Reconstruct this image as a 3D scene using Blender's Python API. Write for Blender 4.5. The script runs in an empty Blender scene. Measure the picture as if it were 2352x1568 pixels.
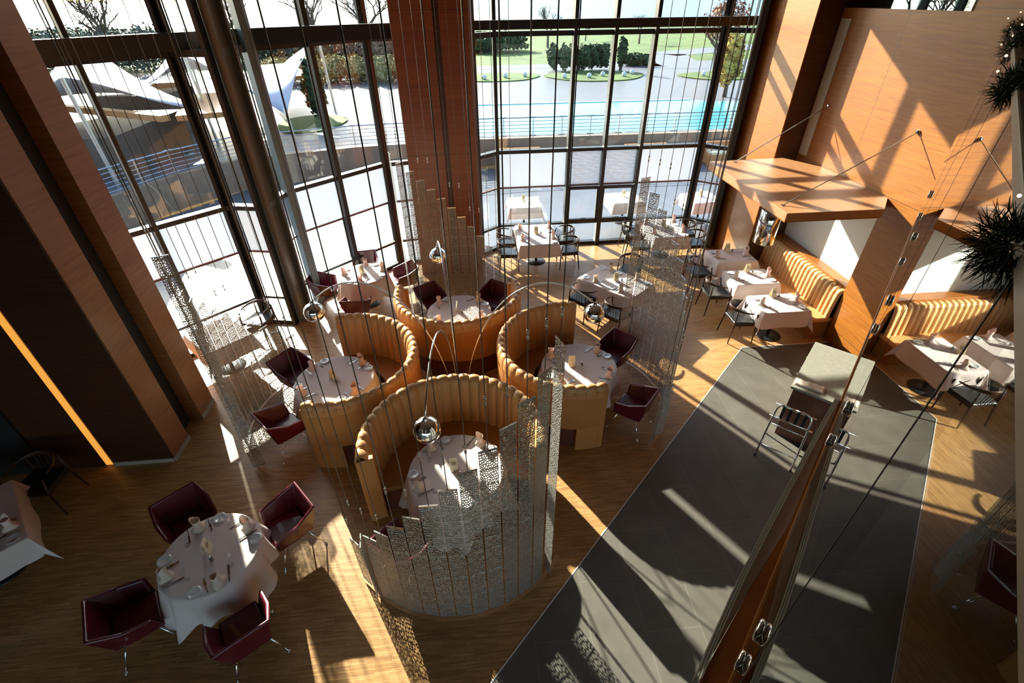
import bpy, math, random
from mathutils import Vector, Matrix
PI = math.pi
rad = math.radians
random.seed(7)
SC = bpy.context.scene
COL = SC.collection

# ------------------------------------------------------------------ camera
CAM_H = 5.7
FPX = 1105.0
cd = bpy.data.cameras.new('camera'); cam = bpy.data.objects.new('camera', cd); COL.objects.link(cam)
SC.camera = cam
cd.sensor_width = 36.0; cd.lens = FPX / 2352 * 36.0; cd.clip_start = 0.02; cd.clip_end = 3000
_dn = Vector((20.0, -1537.0, -FPX)).normalized(); _up = -_dn
_f = Vector((0, 0, -1)); _f = (_f - _f.dot(_up) * _up).normalized(); _r = _f.cross(_up)
_M = Matrix((_r, _f, _up))
_RZ = Matrix.Rotation(rad(-4.7), 3, 'Z')
_R = (_RZ @ _M).to_4x4()
cam.matrix_world = Matrix.Translation((0, 0, CAM_H)) @ _R

# ------------------------------------------------------------------ light
SUN_AZ, SUN_EL = -60.6, 25.1            # heading of the rays, height of the sun
w = bpy.data.worlds.new('sky'); SC.world = w; w.use_nodes = True
nt = w.node_tree; nt.nodes.clear()
bg = nt.nodes.new('ShaderNodeBackground'); so = nt.nodes.new('ShaderNodeOutputWorld')
sky = nt.nodes.new('ShaderNodeTexSky'); sky.sky_type = 'NISHITA'; sky.sun_disc = False
sky.sun_elevation = rad(SUN_EL); sky.sun_rotation = rad(-30.0); sky.air_density = 1.0; sky.dust_density = 1.5
bg.inputs['Strength'].default_value = 0.46
nt.links.new(sky.outputs[0], bg.inputs[0]); nt.links.new(bg.outputs[0], so.inputs[0])
sl = bpy.data.lights.new('sun', 'SUN'); sl.energy = 20.0; sl.angle = rad(0.6); sl.color = (1.0, 0.92, 0.77)
sun = bpy.data.objects.new('sun', sl); COL.objects.link(sun)
_e = rad(SUN_EL); _a = rad(SUN_AZ)
sdir = Vector((math.cos(_a) * math.cos(_e), math.sin(_a) * math.cos(_e), -math.sin(_e)))
sun.rotation_euler = sdir.to_track_quat('-Z', 'Y').to_euler()
SC.view_settings.view_transform = 'Standard'; SC.view_settings.look = 'None'
SC.view_settings.exposure = 0.30; SC.view_settings.gamma = 1.0; SC.view_settings.use_curve_mapping = False
try:
    SC.cycles.max_bounces = 10; SC.cycles.diffuse_bounces = 5; SC.cycles.glossy_bounces = 5
    SC.cycles.transparent_max_bounces = 24; SC.cycles.transmission_bounces = 6
    SC.cycles.sample_clamp_indirect = 6.0; SC.cycles.caustics_reflective = False; SC.cycles.caustics_refractive = False
    SC.cycles.use_denoising = True
except Exception:
    pass
# downlights set in the ceiling over the room
def downlight(x, y, z, e, col=(1.0, 0.78, 0.55), r=0.12):
    l = bpy.data.lights.new('downlight', 'AREA'); l.shape = 'DISK'; l.size = r * 2; l.energy = e; l.color = col
    o = bpy.data.objects.new('downlight', l); COL.objects.link(o); o.location = (x, y, z)

# ------------------------------------------------------------------ mesh helpers
class MB:
    def __init__(s): s.v = []; s.f = []; s.m = []; s.mi = 0
    def add(s, vs, fs):
        n = len(s.v); s.v += [tuple(v) for v in vs]; s.f += [tuple(i + n for i in f) for f in fs]; s.m += [s.mi] * len(fs); return s
    def box(s, c, d, rz=0, R=None):
        x, y, z = d[0] / 2, d[1] / 2, d[2] / 2
        vs = [Vector((i, j, k)) for k in (-z, z) for j in (-y, y) for i in (-x, x)]
        M = R if R is not None else Matrix.Rotation(rz, 3, 'Z')
        c = Vector(c)
        return s.add([M @ v + c for v in vs], [(0, 2, 3, 1), (4, 5, 7, 6), (0, 1, 5, 4), (2, 6, 7, 3), (0, 4, 6, 2), (1, 3, 7, 5)])
    def bx(s, x0, x1, y0, y1, z0, z1):
        return s.box(((x0 + x1) / 2, (y0 + y1) / 2, (z0 + z1) / 2), (abs(x1 - x0), abs(y1 - y0), abs(z1 - z0)))
    def prism(s, pts, z0, z1):
        n = len(pts); vs = [(p[0], p[1], z0) for p in pts] + [(p[0], p[1], z1) for p in pts]
        fs = [tuple(range(n - 1, -1, -1)), tuple(range(n, 2 * n))] + [(i, (i + 1) % n, (i + 1) % n + n, i + n) for i in range(n)]
        return s.add(vs, fs)
    def seg(s, a, b, w, d, z0, z1, off=0.0):      # upright box along a plan segment
        a = Vector((a[0], a[1])); b = Vector((b[0], b[1])); u = (b - a).normalized(); n = Vector((u.y, -u.x))
        p = [a + n * (off - d / 2), b + n * (off - d / 2), b + n * (off + d / 2), a + n * (off + d / 2)]
        return s.prism(p, z0, z1)
    def tube(s, pts, r, k=8, caps=True):
        pts = [Vector(p) for p in pts]; n = len(pts); rs = r if isinstance(r, (list, tuple)) else [r] * n
        vs = []; prev = None
        for i, p in enumerate(pts):
            t = (pts[min(i + 1, n - 1)] - pts[max(i - 1, 0)]).normalized()
            if prev is None:
                a = Vector((0, 0, 1)) if abs(t.z) < 0.9 else Vector((1, 0, 0)); u = t.cross(a).normalized()
            else:
                u = (prev - prev.dot(t) * t).normalized()
            prev = u; q = t.cross(u)
            for j in range(k):
                an = 2 * PI * j / k; vs.append(p + (u * math.cos(an) + q * math.sin(an)) * rs[i])
        fs = [(i * k + j, i * k + (j + 1) % k, (i + 1) * k + (j + 1) % k, (i + 1) * k + j) for i in range(n - 1) for j in range(k)]
        if caps: fs += [tuple(range(k - 1, -1, -1)), tuple(range((n - 1) * k, n * k))]
        return s.add(vs, fs)
    def lathe(s, prof, k=24, c=(0, 0, 0), cap=False):
        vs = []; m = len(prof)
        for r, z in prof:
            for j in range(k):
                a = 2 * PI * j / k; vs.append((c[0] + r * math.cos(a), c[1] + r * math.sin(a), c[2] + z))
        fs = [(i * k + j, i * k + (j + 1) % k, (i + 1) * k + (j + 1) % k, (i + 1) * k + j) for i in range(m - 1) for j in range(k)]
        if cap: fs += [tuple(range(k - 1, -1, -1)), tuple(range((m - 1) * k, m * k))]
        return s.add(vs, fs)
    def sphere(s, c, r, k=16, m=10, sc=(1, 1, 1)):
        vs = []; fs = []
        for i in range(m + 1):
            t = PI * i / m
            for j in range(k):
                a = 2 * PI * j / k
                vs.append((c[0] + r * sc[0] * math.sin(t) * math.cos(a), c[1] + r * sc[1] * math.sin(t) * math.sin(a), c[2] + r * sc[2] * math.cos(t)))
        for i in range(m):
            for j in range(k): fs.append((i * k + j, (i + 1) * k + j, (i + 1) * k + (j + 1) % k, i * k + (j + 1) % k))
        return s.add(vs, fs)
    def build(s, name, mat, parent=None, smooth=False, bevel=0, seg=2, sub=0, loc=None, rz=None):
        me = bpy.data.meshes.new(name); me.from_pydata(s.v, [], s.f); me.validate()
        mats = mat if isinstance(mat, (list, tuple)) else [mat]
        for m_ in mats: me.materials.append(m_)
        if len(mats) > 1:
            for p, i in zip(me.polygons, s.m): p.material_index = i
        if smooth:
            for p in me.polygons: p.use_smooth = True
        me.update()
        o = bpy.data.objects.new(name, me); COL.objects.link(o)
        if parent: o.parent = parent
        if loc is not None: o.location = loc
        if rz is not None: o.rotation_euler = (0, 0, rz)
        if bevel:
            b = o.modifiers.new('bevel', 'BEVEL'); b.width = bevel; b.segments = seg; b.limit_method = 'ANGLE'; b.angle_limit = rad(35)
        if sub:
            b = o.modifiers.new('sub', 'SUBSURF'); b.levels = sub; b.render_levels = sub
        return o

def tag(o, label=None, cat=None, group=None, kind=None):
    if label: o['label'] = label
    if cat: o['category'] = cat
    if group: o['group'] = group
    if kind: o['kind'] = kind
    return o
def empty(name, loc=(0, 0, 0), rz=0, label=None, cat=None, group=None):
    o = bpy.data.objects.new(name, None); COL.objects.link(o); o.location = loc; o.rotation_euler = (0, 0, rz)
    o.empty_display_size = 0.1
    return tag(o, label, cat, group)
def struct(o): o['kind'] = 'structure'; return o
def kids(o): return [c for c in COL.objects if c.parent == o]
_KC = {}
def copy_tree(root, loc=None, rz=None, label=None, group=None):
    def rec(o, par):
        c = o.copy(); COL.objects.link(c); c.parent = par
        ch = _KC.get(o.name)
        if ch is None:
            ch = [x.name for x in o.children]; _KC[o.name] = ch
        for n in ch: rec(bpy.data.objects[n], c)
        return c
    r = rec(root, None)
    if loc is not None: r.location = loc
    if rz is not None: r.rotation_euler = (0, 0, rz)
    if label: r['label'] = label
    if group: r['group'] = group
    return r
class Proto:                      # the first placing uses the thing itself, the rest are copies
    def __init__(s, make): s.make = make; s.o = None
    def put(s, loc, rz, label, group=None):
        if s.o is None:
            s.o = s.make(); o = s.o; o.location = loc; o.rotation_euler = (0, 0, rz); o['label'] = label
            if group: o['group'] = group
            return o
        return copy_tree(s.o, loc, rz, label, group)

# ------------------------------------------------------------------ materials
def newmat(name):
    m = bpy.data.materials.new(name); m.use_nodes = True; t = m.node_tree
    return m, t, t.nodes['Principled BSDF'], t.nodes['Material Output']
def N(t, typ, **kw):
    n = t.nodes.new(typ)
    for k, v in kw.items(): setattr(n, k, v)
    return n
def plain(name, col, rough=0.5, metal=0.0, noise=0.0, nscale=20, bump=0.0, coat=0.0, spec=None):
    m, t, b, o = newmat(name)
    b.inputs['Base Color'].default_value = (*col, 1); b.inputs['Roughness'].default_value = rough; b.inputs['Metallic'].default_value = metal
    if coat: b.inputs['Coat Weight'].default_value = coat
    if spec is not None: b.inputs['Specular IOR Level'].default_value = spec
    if noise or bump:
        tc = N(t, 'ShaderNodeTexCoord'); n = N(t, 'ShaderNodeTexNoise'); n.inputs['Scale'].default_value = nscale; n.inputs['Detail'].default_value = 4
        t.links.new(tc.outputs['Object'], n.inputs['Vector'])
        if noise:
            mx = N(t, 'ShaderNodeMix', data_type='RGBA')
            mx.inputs[6].default_value = (*[c * (1 - noise) for c in col], 1); mx.inputs[7].default_value = (*[min(1, c * (1 + noise)) for c in col], 1)
            t.links.new(n.outputs['Fac'], mx.inputs[0]); t.links.new(mx.outputs[2], b.inputs['Base Color'])
        if bump:
            bp = N(t, 'ShaderNodeBump'); bp.inputs['Strength'].default_value = bump; bp.inputs['Distance'].default_value = 0.01
            t.links.new(n.outputs['Fac'], bp.inputs['Height']); t.links.new(bp.outputs[0], b.inputs['Normal'])
    return m
def seam(t, coord, axis, period, off, width):
    sx = N(t, 'ShaderNodeSeparateXYZ'); t.links.new(coord, sx.inputs[0])
    a = N(t, 'ShaderNodeMath', operation='SUBTRACT'); a.inputs[1].default_value = off; t.links.new(sx.outputs[axis], a.inputs[0])
    p = N(t, 'ShaderNodeMath', operation='PINGPONG'); p.inputs[1].default_value = period / 2; t.links.new(a.outputs[0], p.inputs[0])
    l = N(t, 'ShaderNodeMath', operation='LESS_THAN'); l.inputs[1].default_value = width; t.links.new(p.outputs[0], l.inputs[0])
    return l.outputs[0]
def veneer(name, c1, c2, scale=(0.8, 0.8, 16), rough=0.35, seams=(), dark=(0.03, 0.012, 0.005), bands=0.25):
    m, t, b, o = newmat(name)
    g = N(t, 'ShaderNodeNewGeometry'); mp = N(t, 'ShaderNodeMapping'); mp.inputs['Scale'].default_value = scale
    t.links.new(g.outputs['Position'], mp.inputs[0])
    n = N(t, 'ShaderNodeTexNoise'); n.inputs['Scale'].default_value = 2.2; n.inputs['Detail'].default_value = 7; n.inputs['Roughness'].default_value = 0.62; n.inputs['Distortion'].default_value = 0.35
    t.links.new(mp.outputs[0], n.inputs['Vector'])
    n2 = N(t, 'ShaderNodeTexNoise'); n2.inputs['Scale'].default_value = 1.3; n2.inputs['Detail'].default_value = 2
    t.links.new(g.outputs['Position'], n2.inputs['Vector'])
    mr = N(t, 'ShaderNodeMapRange'); mr.inputs[1].default_value = 0.3; mr.inputs[2].default_value = 0.72; t.links.new(n.outputs['Fac'], mr.inputs[0])
    mx = N(t, 'ShaderNodeMix', data_type='RGBA'); mx.inputs[6].default_value = (*c1, 1); mx.inputs[7].default_value = (*c2, 1); t.links.new(mr.outputs[0], mx.inputs[0])
    m2 = N(t, 'ShaderNodeMix', data_type='RGBA', blend_type='MULTIPLY'); m2.inputs[0].default_value = bands
    t.links.new(mx.outputs[2], m2.inputs[6]); t.links.new(n2.outputs['Fac'], m2.inputs[7])
    out = m2.outputs[2]
    for (ax, per, off, wd) in seams:
        s = seam(t, g.outputs['Position'], ax, per, off, wd)
        mm = N(t, 'ShaderNodeMix', data_type='RGBA'); mm.inputs[7].default_value = (*dark, 1)
        t.links.new(s, mm.inputs[0]); t.links.new(out, mm.inputs[6]); out = mm.outputs[2]
    t.links.new(out, b.inputs['Base Color']); b.inputs['Roughness'].default_value = rough
    b.inputs['Coat Weight'].default_value = 0.05; b.inputs['Coat Roughness'].default_value = 0.3
    return m
def parquet():
    m, t, b, o = newmat('oak_parquet')
    g = N(t, 'ShaderNodeNewGeometry'); br = N(t, 'ShaderNodeTexBrick')
    br.inputs['Scale'].default_value = 1.0; br.inputs['Brick Width'].default_value = 0.26; br.inputs['Row Height'].default_value = 0.021
    br.inputs['Mortar Size'].default_value = 0.0008; br.inputs['Bias'].default_value = 0.0; br.offset = 0.37
    br.inputs['Color1'].default_value = (0.33, 0.170, 0.062, 1); br.inputs['Color2'].default_value = (0.50, 0.275, 0.105, 1); br.inputs['Mortar'].default_value = (0.13, 0.06, 0.025, 1)
    t.links.new(g.outputs['Position'], br.inputs['Vector'])
    mp = N(t, 'ShaderNodeMapping'); mp.inputs['Scale'].default_value = (2.5, 40, 1); t.links.new(g.outputs['Position'], mp.inputs[0])
    n = N(t, 'ShaderNodeTexNoise'); n.inputs['Scale'].default_value = 1.5; n.inputs['Detail'].default_value = 5; t.links.new(mp.outputs[0], n.inputs['Vector'])
    mx = N(t, 'ShaderNodeMix', data_type='RGBA', blend_type='OVERLAY'); mx.inputs[0].default_value = 0.6
    t.links.new(br.outputs['Color'], mx.inputs[6]); t.links.new(n.outputs['Fac'], mx.inputs[7])
    t.links.new(mx.outputs[2], b.inputs['Base Color']); b.inputs['Roughness'].default_value = 0.36
    return m
def tiles():
    m, t, b, o = newmat('grey_stone_tile')
    g = N(t, 'ShaderNodeNewGeometry'); br = N(t, 'ShaderNodeTexBrick'); mp = N(t, 'ShaderNodeMapping')
    mp.inputs['Rotation'].default_value = (0, 0, rad(90)); mp.inputs['Location'].default_value = (0.45, -0.4, 0)
    t.links.new(g.outputs['Position'], mp.inputs[0])
    br.inputs['Scale'].default_value = 1.0; br.inputs['Brick Width'].default_value = 1.23; br.inputs['Row Height'].default_value = 0.615
    br.inputs['Mortar Size'].default_value = 0.002; br.inputs['Mortar Smooth'].default_value = 0.0
    br.inputs['Color1'].default_value = (0.098, 0.088, 0.072, 1); br.inputs['Color2'].default_value = (0.112, 0.100, 0.083, 1); br.inputs['Mortar'].default_value = (0.20, 0.19, 0.165, 1)
    t.links.new(mp.outputs[0], br.inputs['Vector'])
    n = N(t, 'ShaderNodeTexNoise'); n.inputs['Scale'].default_value = 3.5; n.inputs['Detail'].default_value = 8; t.links.new(g.outputs['Position'], n.inputs['Vector'])
    mx = N(t, 'ShaderNodeMix', data_type='RGBA', blend_type='OVERLAY'); mx.inputs[0].default_value = 0.35
    t.links.new(br.outputs['Color'], mx.inputs[6]); t.links.new(n.outputs['Fac'], mx.inputs[7]); t.links.new(mx.outputs[2], b.inputs['Base Color'])
    b.inputs['Roughness'].default_value = 0.5
    return m
def pane_glass(name, tint=(0.97, 0.99, 0.98), ior=1.5):
    m, t, b, o = newmat(name); t.nodes.remove(b)
    tr = N(t, 'ShaderNodeBsdfTransparent'); tr.inputs[0].default_value = (*tint, 1)
    gl = N(t, 'ShaderNodeBsdfGlossy'); gl.inputs['Roughness'].default_value = 0.0; gl.inputs[0].default_value = (0.98, 0.98, 0.98, 1)
    # reflectance of one face, the same from both sides
    f0 = ((ior - 1) / (ior + 1)) ** 2
    g = N(t, 'ShaderNodeNewGeometry'); dp = N(t, 'ShaderNodeVectorMath', operation='DOT_PRODUCT')
    t.links.new(g.outputs['Incoming'], dp.inputs[0]); t.links.new(g.outputs['Normal'], dp.inputs[1])
    ab = N(t, 'ShaderNodeMath', operation='ABSOLUTE'); t.links.new(dp.outputs['Value'], ab.inputs[0])
    iv = N(t, 'ShaderNodeMath', operation='SUBTRACT'); iv.inputs[0].default_value = 1; iv.use_clamp = True; t.links.new(ab.outputs[0], iv.inputs[1])
    pw = N(t, 'ShaderNodeMath', operation='POWER'); pw.inputs[1].default_value = 5; t.links.new(iv.outputs[0], pw.inputs[0])
    d = N(t, 'ShaderNodeMath', operation='MULTIPLY_ADD'); d.inputs[1].default_value = 1 - f0; d.inputs[2].default_value = f0; t.links.new(pw.outputs[0], d.inputs[0])
    mx = N(t, 'ShaderNodeMixShader'); t.links.new(d.outputs[0], mx.inputs[0]); t.links.new(tr.outputs[0], mx.inputs[1]); t.links.new(gl.outputs[0], mx.inputs[2])
    t.links.new(mx.outputs[0], o.inputs[0])
    return m
def filigree():                    # pierced metal sheet: a network of worms, with a solid rim round every square
    m, t, b, o = newmat('pierced_metal')
    b.inputs['Base Color'].default_value = (0.52, 0.49, 0.45, 1); b.inputs['Metallic'].default_value = 0.5; b.inputs['Roughness'].default_value = 0.30
    tc = N(t, 'ShaderNodeTexCoord'); mp = N(t, 'ShaderNodeMapping'); mp.inputs['Scale'].default_value = (1, 0.001, 0.62)
    t.links.new(tc.outputs['Object'], mp.inputs[0])
    v = N(t, 'ShaderNodeTexVoronoi', feature='DISTANCE_TO_EDGE', voronoi_dimensions='2D'); v.inputs['Scale'].default_value = 52; v.inputs['Randomness'].default_value = 0.9
    sxy = N(t, 'ShaderNodeSeparateXYZ'); cxy = N(t, 'ShaderNodeCombineXYZ'); t.links.new(mp.outputs[0], sxy.inputs[0]); t.links.new(sxy.outputs[0], cxy.inputs[0]); t.links.new(sxy.outputs[2], cxy.inputs[1])
    t.links.new(cxy.outputs[0], v.inputs['Vector'])
    gt = N(t, 'ShaderNodeMath', operation='GREATER_THAN'); gt.inputs[1].default_value = 0.17; t.links.new(v.outputs['Distance'], gt.inputs[0])
    s1 = seam(t, tc.outputs['Object'], 2, 0.198, 0.0, 0.0055); s2 = seam(t, tc.outputs['Object'], 0, 0.168, 0.084, 0.003)
    mxm = N(t, 'ShaderNodeMath', operation='MAXIMUM'); t.links.new(s1, mxm.inputs[0]); t.links.new(s2, mxm.inputs[1])
    sb = N(t, 'ShaderNodeMath', operation='SUBTRACT'); sb.use_clamp = True; t.links.new(gt.outputs[0], sb.inputs[0]); t.links.new(mxm.outputs[0], sb.inputs[1])
    bp = N(t, 'ShaderNodeBump'); bp.inputs['Strength'].default_value = 0.9; bp.inputs['Distance'].default_value = 0.02; t.links.new(v.outputs['Distance'], bp.inputs['Height']); t.links.new(bp.outputs[0], b.inputs['Normal'])
    tr = N(t, 'ShaderNodeBsdfTransparent'); mx = N(t, 'ShaderNodeMixShader')
    t.links.new(sb.outputs[0], mx.inputs[0]); t.links.new(b.outputs[0], mx.inputs[1]); t.links.new(tr.outputs[0], mx.inputs[2]); t.links.new(mx.outputs[0], o.inputs[0])
    return m
def blindmat(name='white_blind_fabric', v=0.85):
    m, t, b, o = newmat(name)
    b.inputs['Base Color'].default_value = (v * .94, v * .98, min(1, v * 1.06), 1); b.inputs['Roughness'].default_value = 0.8
    tl = N(t, 'ShaderNodeBsdfTranslucent'); tl.inputs[0].default_value = (v * .94, v * .98, min(1, v * 1.06), 1)
    mx = N(t, 'ShaderNodeMixShader'); mx.inputs[0].default_value = 0.35
    t.links.new(b.outputs[0], mx.inputs[1]); t.links.new(tl.outputs[0], mx.inputs[2]); t.links.new(mx.outputs[0], o.inputs[0])
    return m
def cloth(name, col):
    m, t, b, o = newmat(name)
    b.inputs['Base Color'].default_value = (*col, 1); b.inputs['Roughness'].default_value = 0.85
    tc = N(t, 'ShaderNodeTexCoord'); n = N(t, 'ShaderNodeTexNoise'); n.inputs['Scale'].default_value = 4; n.inputs['Detail'].default_value = 3
    t.links.new(tc.outputs['Object'], n.inputs['Vector'])
    bp = N(t, 'ShaderNodeBump'); bp.inputs['Strength'].default_value = 0.35; bp.inputs['Distance'].default_value = 0.03
    t.links.new(n.outputs['Fac'], bp.inputs['Height']); t.links.new(bp.outputs[0], b.inputs['Normal'])
    tl = N(t, 'ShaderNodeBsdfTranslucent'); tl.inputs[0].default_value = (*col, 1)
    mx = N(t, 'ShaderNodeMixShader'); mx.inputs[0].default_value = 0.22
    t.links.new(b.outputs[0], mx.inputs[1]); t.links.new(tl.outputs[0], mx.inputs[2]); t.links.new(mx.outputs[0], o.inputs[0])
    return m
def emit(name, col, s):
    m, t, b, o = newmat(name); b.inputs['Base Color'].default_value = (*col, 1)
    b.inputs['Emission Color'].default_value = (*col, 1); b.inputs['Emission Strength'].default_value = s
    return m
def foliage(name, c1, c2, scale=3):
    m, t, b, o = newmat(name)
    g = N(t, 'ShaderNodeNewGeometry'); n = N(t, 'ShaderNodeTexNoise'); n.inputs['Scale'].default_value = scale; n.inputs['Detail'].default_value = 5
    t.links.new(g.outputs['Position'], n.inputs['Vector'])
    mr = N(t, 'ShaderNodeMapRange'); mr.inputs[1].default_value = 0.35; mr.inputs[2].default_value = 0.65; t.links.new(n.outputs['Fac'], mr.inputs[0])
    mx = N(t, 'ShaderNodeMix', data_type='RGBA'); mx.inputs[6].default_value = (*c1, 1); mx.inputs[7].default_value = (*c2, 1)
    t.links.new(mr.outputs[0], mx.inputs[0]); t.links.new(mx.outputs[2], b.inputs['Base Color']); b.inputs['Roughness'].default_value = 0.9
    return m

M_ = {}
M_['oak'] = parquet(); M_['tile'] = tiles()
CH1, CH2 = (0.23, 0.064, 0.006), (0.39, 0.138, 0.012)
M_['cherry'] = veneer('cherry_veneer', CH1, CH2, seams=((1, 2.4, 8.43, 0.004), (2, 2.6, 2.9, 0.004)), rough=0.45)
M_['cherry_plain'] = veneer('cherry_veneer_plain', CH1, CH2, rough=0.45)
M_['cherry_top'] = veneer('cherry_canopy', (0.33, 0.145, 0.060), (0.46, 0.215, 0.090), scale=(14, 0.8, 1), rough=0.42, seams=((1, 1.46, 6.9, 0.003),))
M_['redwood'] = veneer('red_cherry_veneer', (0.21, 0.046, 0.012), (0.35, 0.088, 0.022), scale=(0.6, 0.6, 13), rough=0.35, seams=((2, 2.6, 0.3, 0.004),))
M_['leftwood'] = veneer('left_cherry_veneer', (0.27, 0.100, 0.038), (0.42, 0.170, 0.064), scale=(0.6, 0.6, 13), rough=0.35)
M_['darkwood'] = veneer('dark_walnut', (0.045, 0.014, 0.006), (0.10, 0.034, 0.014), rough=0.4)
M_['darkgap'] = plain('shadow_gap_black', (0.012, 0.008, 0.007), 0.7, noise=0.2)
M_['beige'] = plain('beige_panel', (0.42, 0.37, 0.29), 0.6, noise=0.05)
M_['board'] = plain('pale_board', (0.66, 0.66, 0.60), 0.55, noise=0.03)
M_['white'] = plain('white_paint', (0.75, 0.74, 0.72), 0.6, noise=0.02)
M_['ceil'] = plain('ceiling_paint', (0.42, 0.40, 0.38), 0.8, noise=0.02)
M_['steel_dk'] = plain('dark_steel', (0.030, 0.030, 0.032), 0.38, 0.3, noise=0.15)
M_['steel_br'] = plain('brown_grey_steel', (0.13, 0.12, 0.105), 0.4, 0.2, noise=0.1)
M_['steel_gr'] = plain('grey_blue_steel', (0.16, 0.19, 0.21), 0.4, 0.3, noise=0.1)
M_['redline'] = plain('dark_red_bar', (0.14, 0.035, 0.025), 0.5, noise=0.1)
M_['chrome'] = plain('chrome', (0.85, 0.85, 0.86), 0.04, 1.0)
M_['steel'] = plain('brushed_steel', (0.62, 0.61, 0.60), 0.25, 1.0, noise=0.05)
M_['cable'] = plain('steel_cable', (0.22, 0.20, 0.18), 0.35, 0.9)
M_['glass'] = pane_glass('window_glass', (0.92, 0.97, 0.97))
M_['balglass'] = pane_glass('balustrade_glass', (0.80, 0.86, 0.82), 1.62)
M_['wineglass'] = pane_glass('wine_glass', (0.95, 0.96, 0.97), 1.45)
M_['tracks'] = plain('floor_track_oak', (0.50, 0.27, 0.12), 0.4, noise=0.1)
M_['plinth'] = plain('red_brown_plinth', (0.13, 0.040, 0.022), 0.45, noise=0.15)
M_['channel'] = plain('polished_channel', (0.42, 0.36, 0.35), 0.32, 0.6, noise=0.2, nscale=6)
M_['rimglass'] = plain('green_glass_edge', (0.60, 0.74, 0.68), 0.15, coat=0.5)
M_['mirrorpane'] = pane_glass('interior_glass', (0.5, 0.6, 0.62), 2.6)
M_['blind'] = blindmat()
M_['slat'] = blindmat('grey_slat_blind', 0.92)
M_['filigree'] = filigree()
M_['cloth'] = cloth('white_tablecloth', (0.82, 0.70, 0.67))
M_['skirt'] = cloth('tablecloth_skirt', (0.80, 0.66, 0.60))
M_['napkin'] = cloth('salmon_napkin', (0.87, 0.66, 0.60))
M_['napkin_w'] = cloth('cream_napkin', (0.80, 0.66, 0.56))
M_['maroon'] = plain('maroon_leather', (0.095, 0.005, 0.013), 0.33, noise=0.25, nscale=6, bump=0.1, coat=0.2)
M_['black'] = plain('black_leather', (0.014, 0.016, 0.020), 0.28, noise=0.2, bump=0.1)
M_['chairwood'] = plain('walnut_chair_wood', (0.045, 0.018, 0.009), 0.35, noise=0.3)
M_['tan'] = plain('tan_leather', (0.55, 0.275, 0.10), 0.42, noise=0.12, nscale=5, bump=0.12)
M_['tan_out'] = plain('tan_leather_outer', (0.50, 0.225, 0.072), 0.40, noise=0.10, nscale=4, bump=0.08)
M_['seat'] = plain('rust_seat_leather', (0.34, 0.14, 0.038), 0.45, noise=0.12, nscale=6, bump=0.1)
M_['cream'] = plain('cream_leather', (0.66, 0.37, 0.15), 0.4, noise=0.08, nscale=5, bump=0.1)
M_['stone'] = plain('console_stone', (0.25, 0.235, 0.195), 0.4, noise=0.25, nscale=14)
M_['paper'] = plain('cream_card', (0.75, 0.66, 0.45), 0.8, noise=0.06)
M_['ink'] = plain('card_ink', (0.10, 0.08, 0.05), 0.8)
M_['plate'] = plain('white_china', (0.62, 0.63, 0.64), 0.12, coat=0.5)
M_['cutlery'] = plain('cutlery_steel', (0.30, 0.30, 0.31), 0.18, 1.0)
M_['pepper'] = plain('grey_shaker', (0.16, 0.15, 0.12), 0.4, 0.2)
M_['rail'] = plain('handrail_taupe', (0.20, 0.17, 0.14), 0.4, noise=0.15)
M_['carpet'] = plain('dark_carpet', (0.03, 0.024, 0.02), 0.95, noise=0.3, nscale=60)
M_['led'] = emit('amber_light_slot', (0.75, 0.32, 0.05), 0.9)  # emission imitates light caught in a wall gap, no lamp there
M_['fairy'] = emit('fairy_light', (1.0, 0.6, 0.25), 12.0)
M_['needle'] = foliage('fir_needles', (0.006, 0.02, 0.010), (0.02, 0.055, 0.025), 30)
M_['poin'] = plain('poinsettia_red', (0.30, 0.006, 0.01), 0.6, noise=0.2)
# ------------------------------------------------------------------ the room shell
TOP = 6.97
fl = [(-9, -8), (7.4, -8), (7.4, 12.0), (6.5, 12.0), (5.95, 12.5), (0.71, 12.45), (0.2, 12.05), (-1.42, 11.85), (-1.98, 11.74), (-3.69, 10.01), (-3.91, 9.13), (-4.55, 9.26), (-7.8, 6.0), (-9, 6.0)]
struct(MB().prism(fl, -0.2, 0.0).build('floor', M_['oak']))
tl = [(5.15, 7.22), (-5.0, -2.93), (-5.0, -8), (6.95, -8), (6.95, 7.22)]
struct(MB().prism(tl, 0.0, 0.004).build('floor_tiled_aisle', M_['tile']))
m = MB(); m.seg((-5.0, -2.93), (5.15, 7.22), 0, 0.012, 0, 0.008); m.seg((5.15, 7.22), (6.95, 7.22), 0, 0.012, 0, 0.008)
struct(m.build('trim_1', M_['white']))
struct(MB().prism([(-9, -8), (7.6, -8), (7.6, 12.5), (5.95, 12.52), (0.71, 12.5), (-1.4, 11.9), (-2.0, 11.8), (-3.72, 10.05), (-3.95, 9.2), (-4.55, 9.3), (-7.95, 5.95), (-9, 5.9)], TOP, TOP + 0.2).build('ceiling', M_['ceil']))
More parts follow.
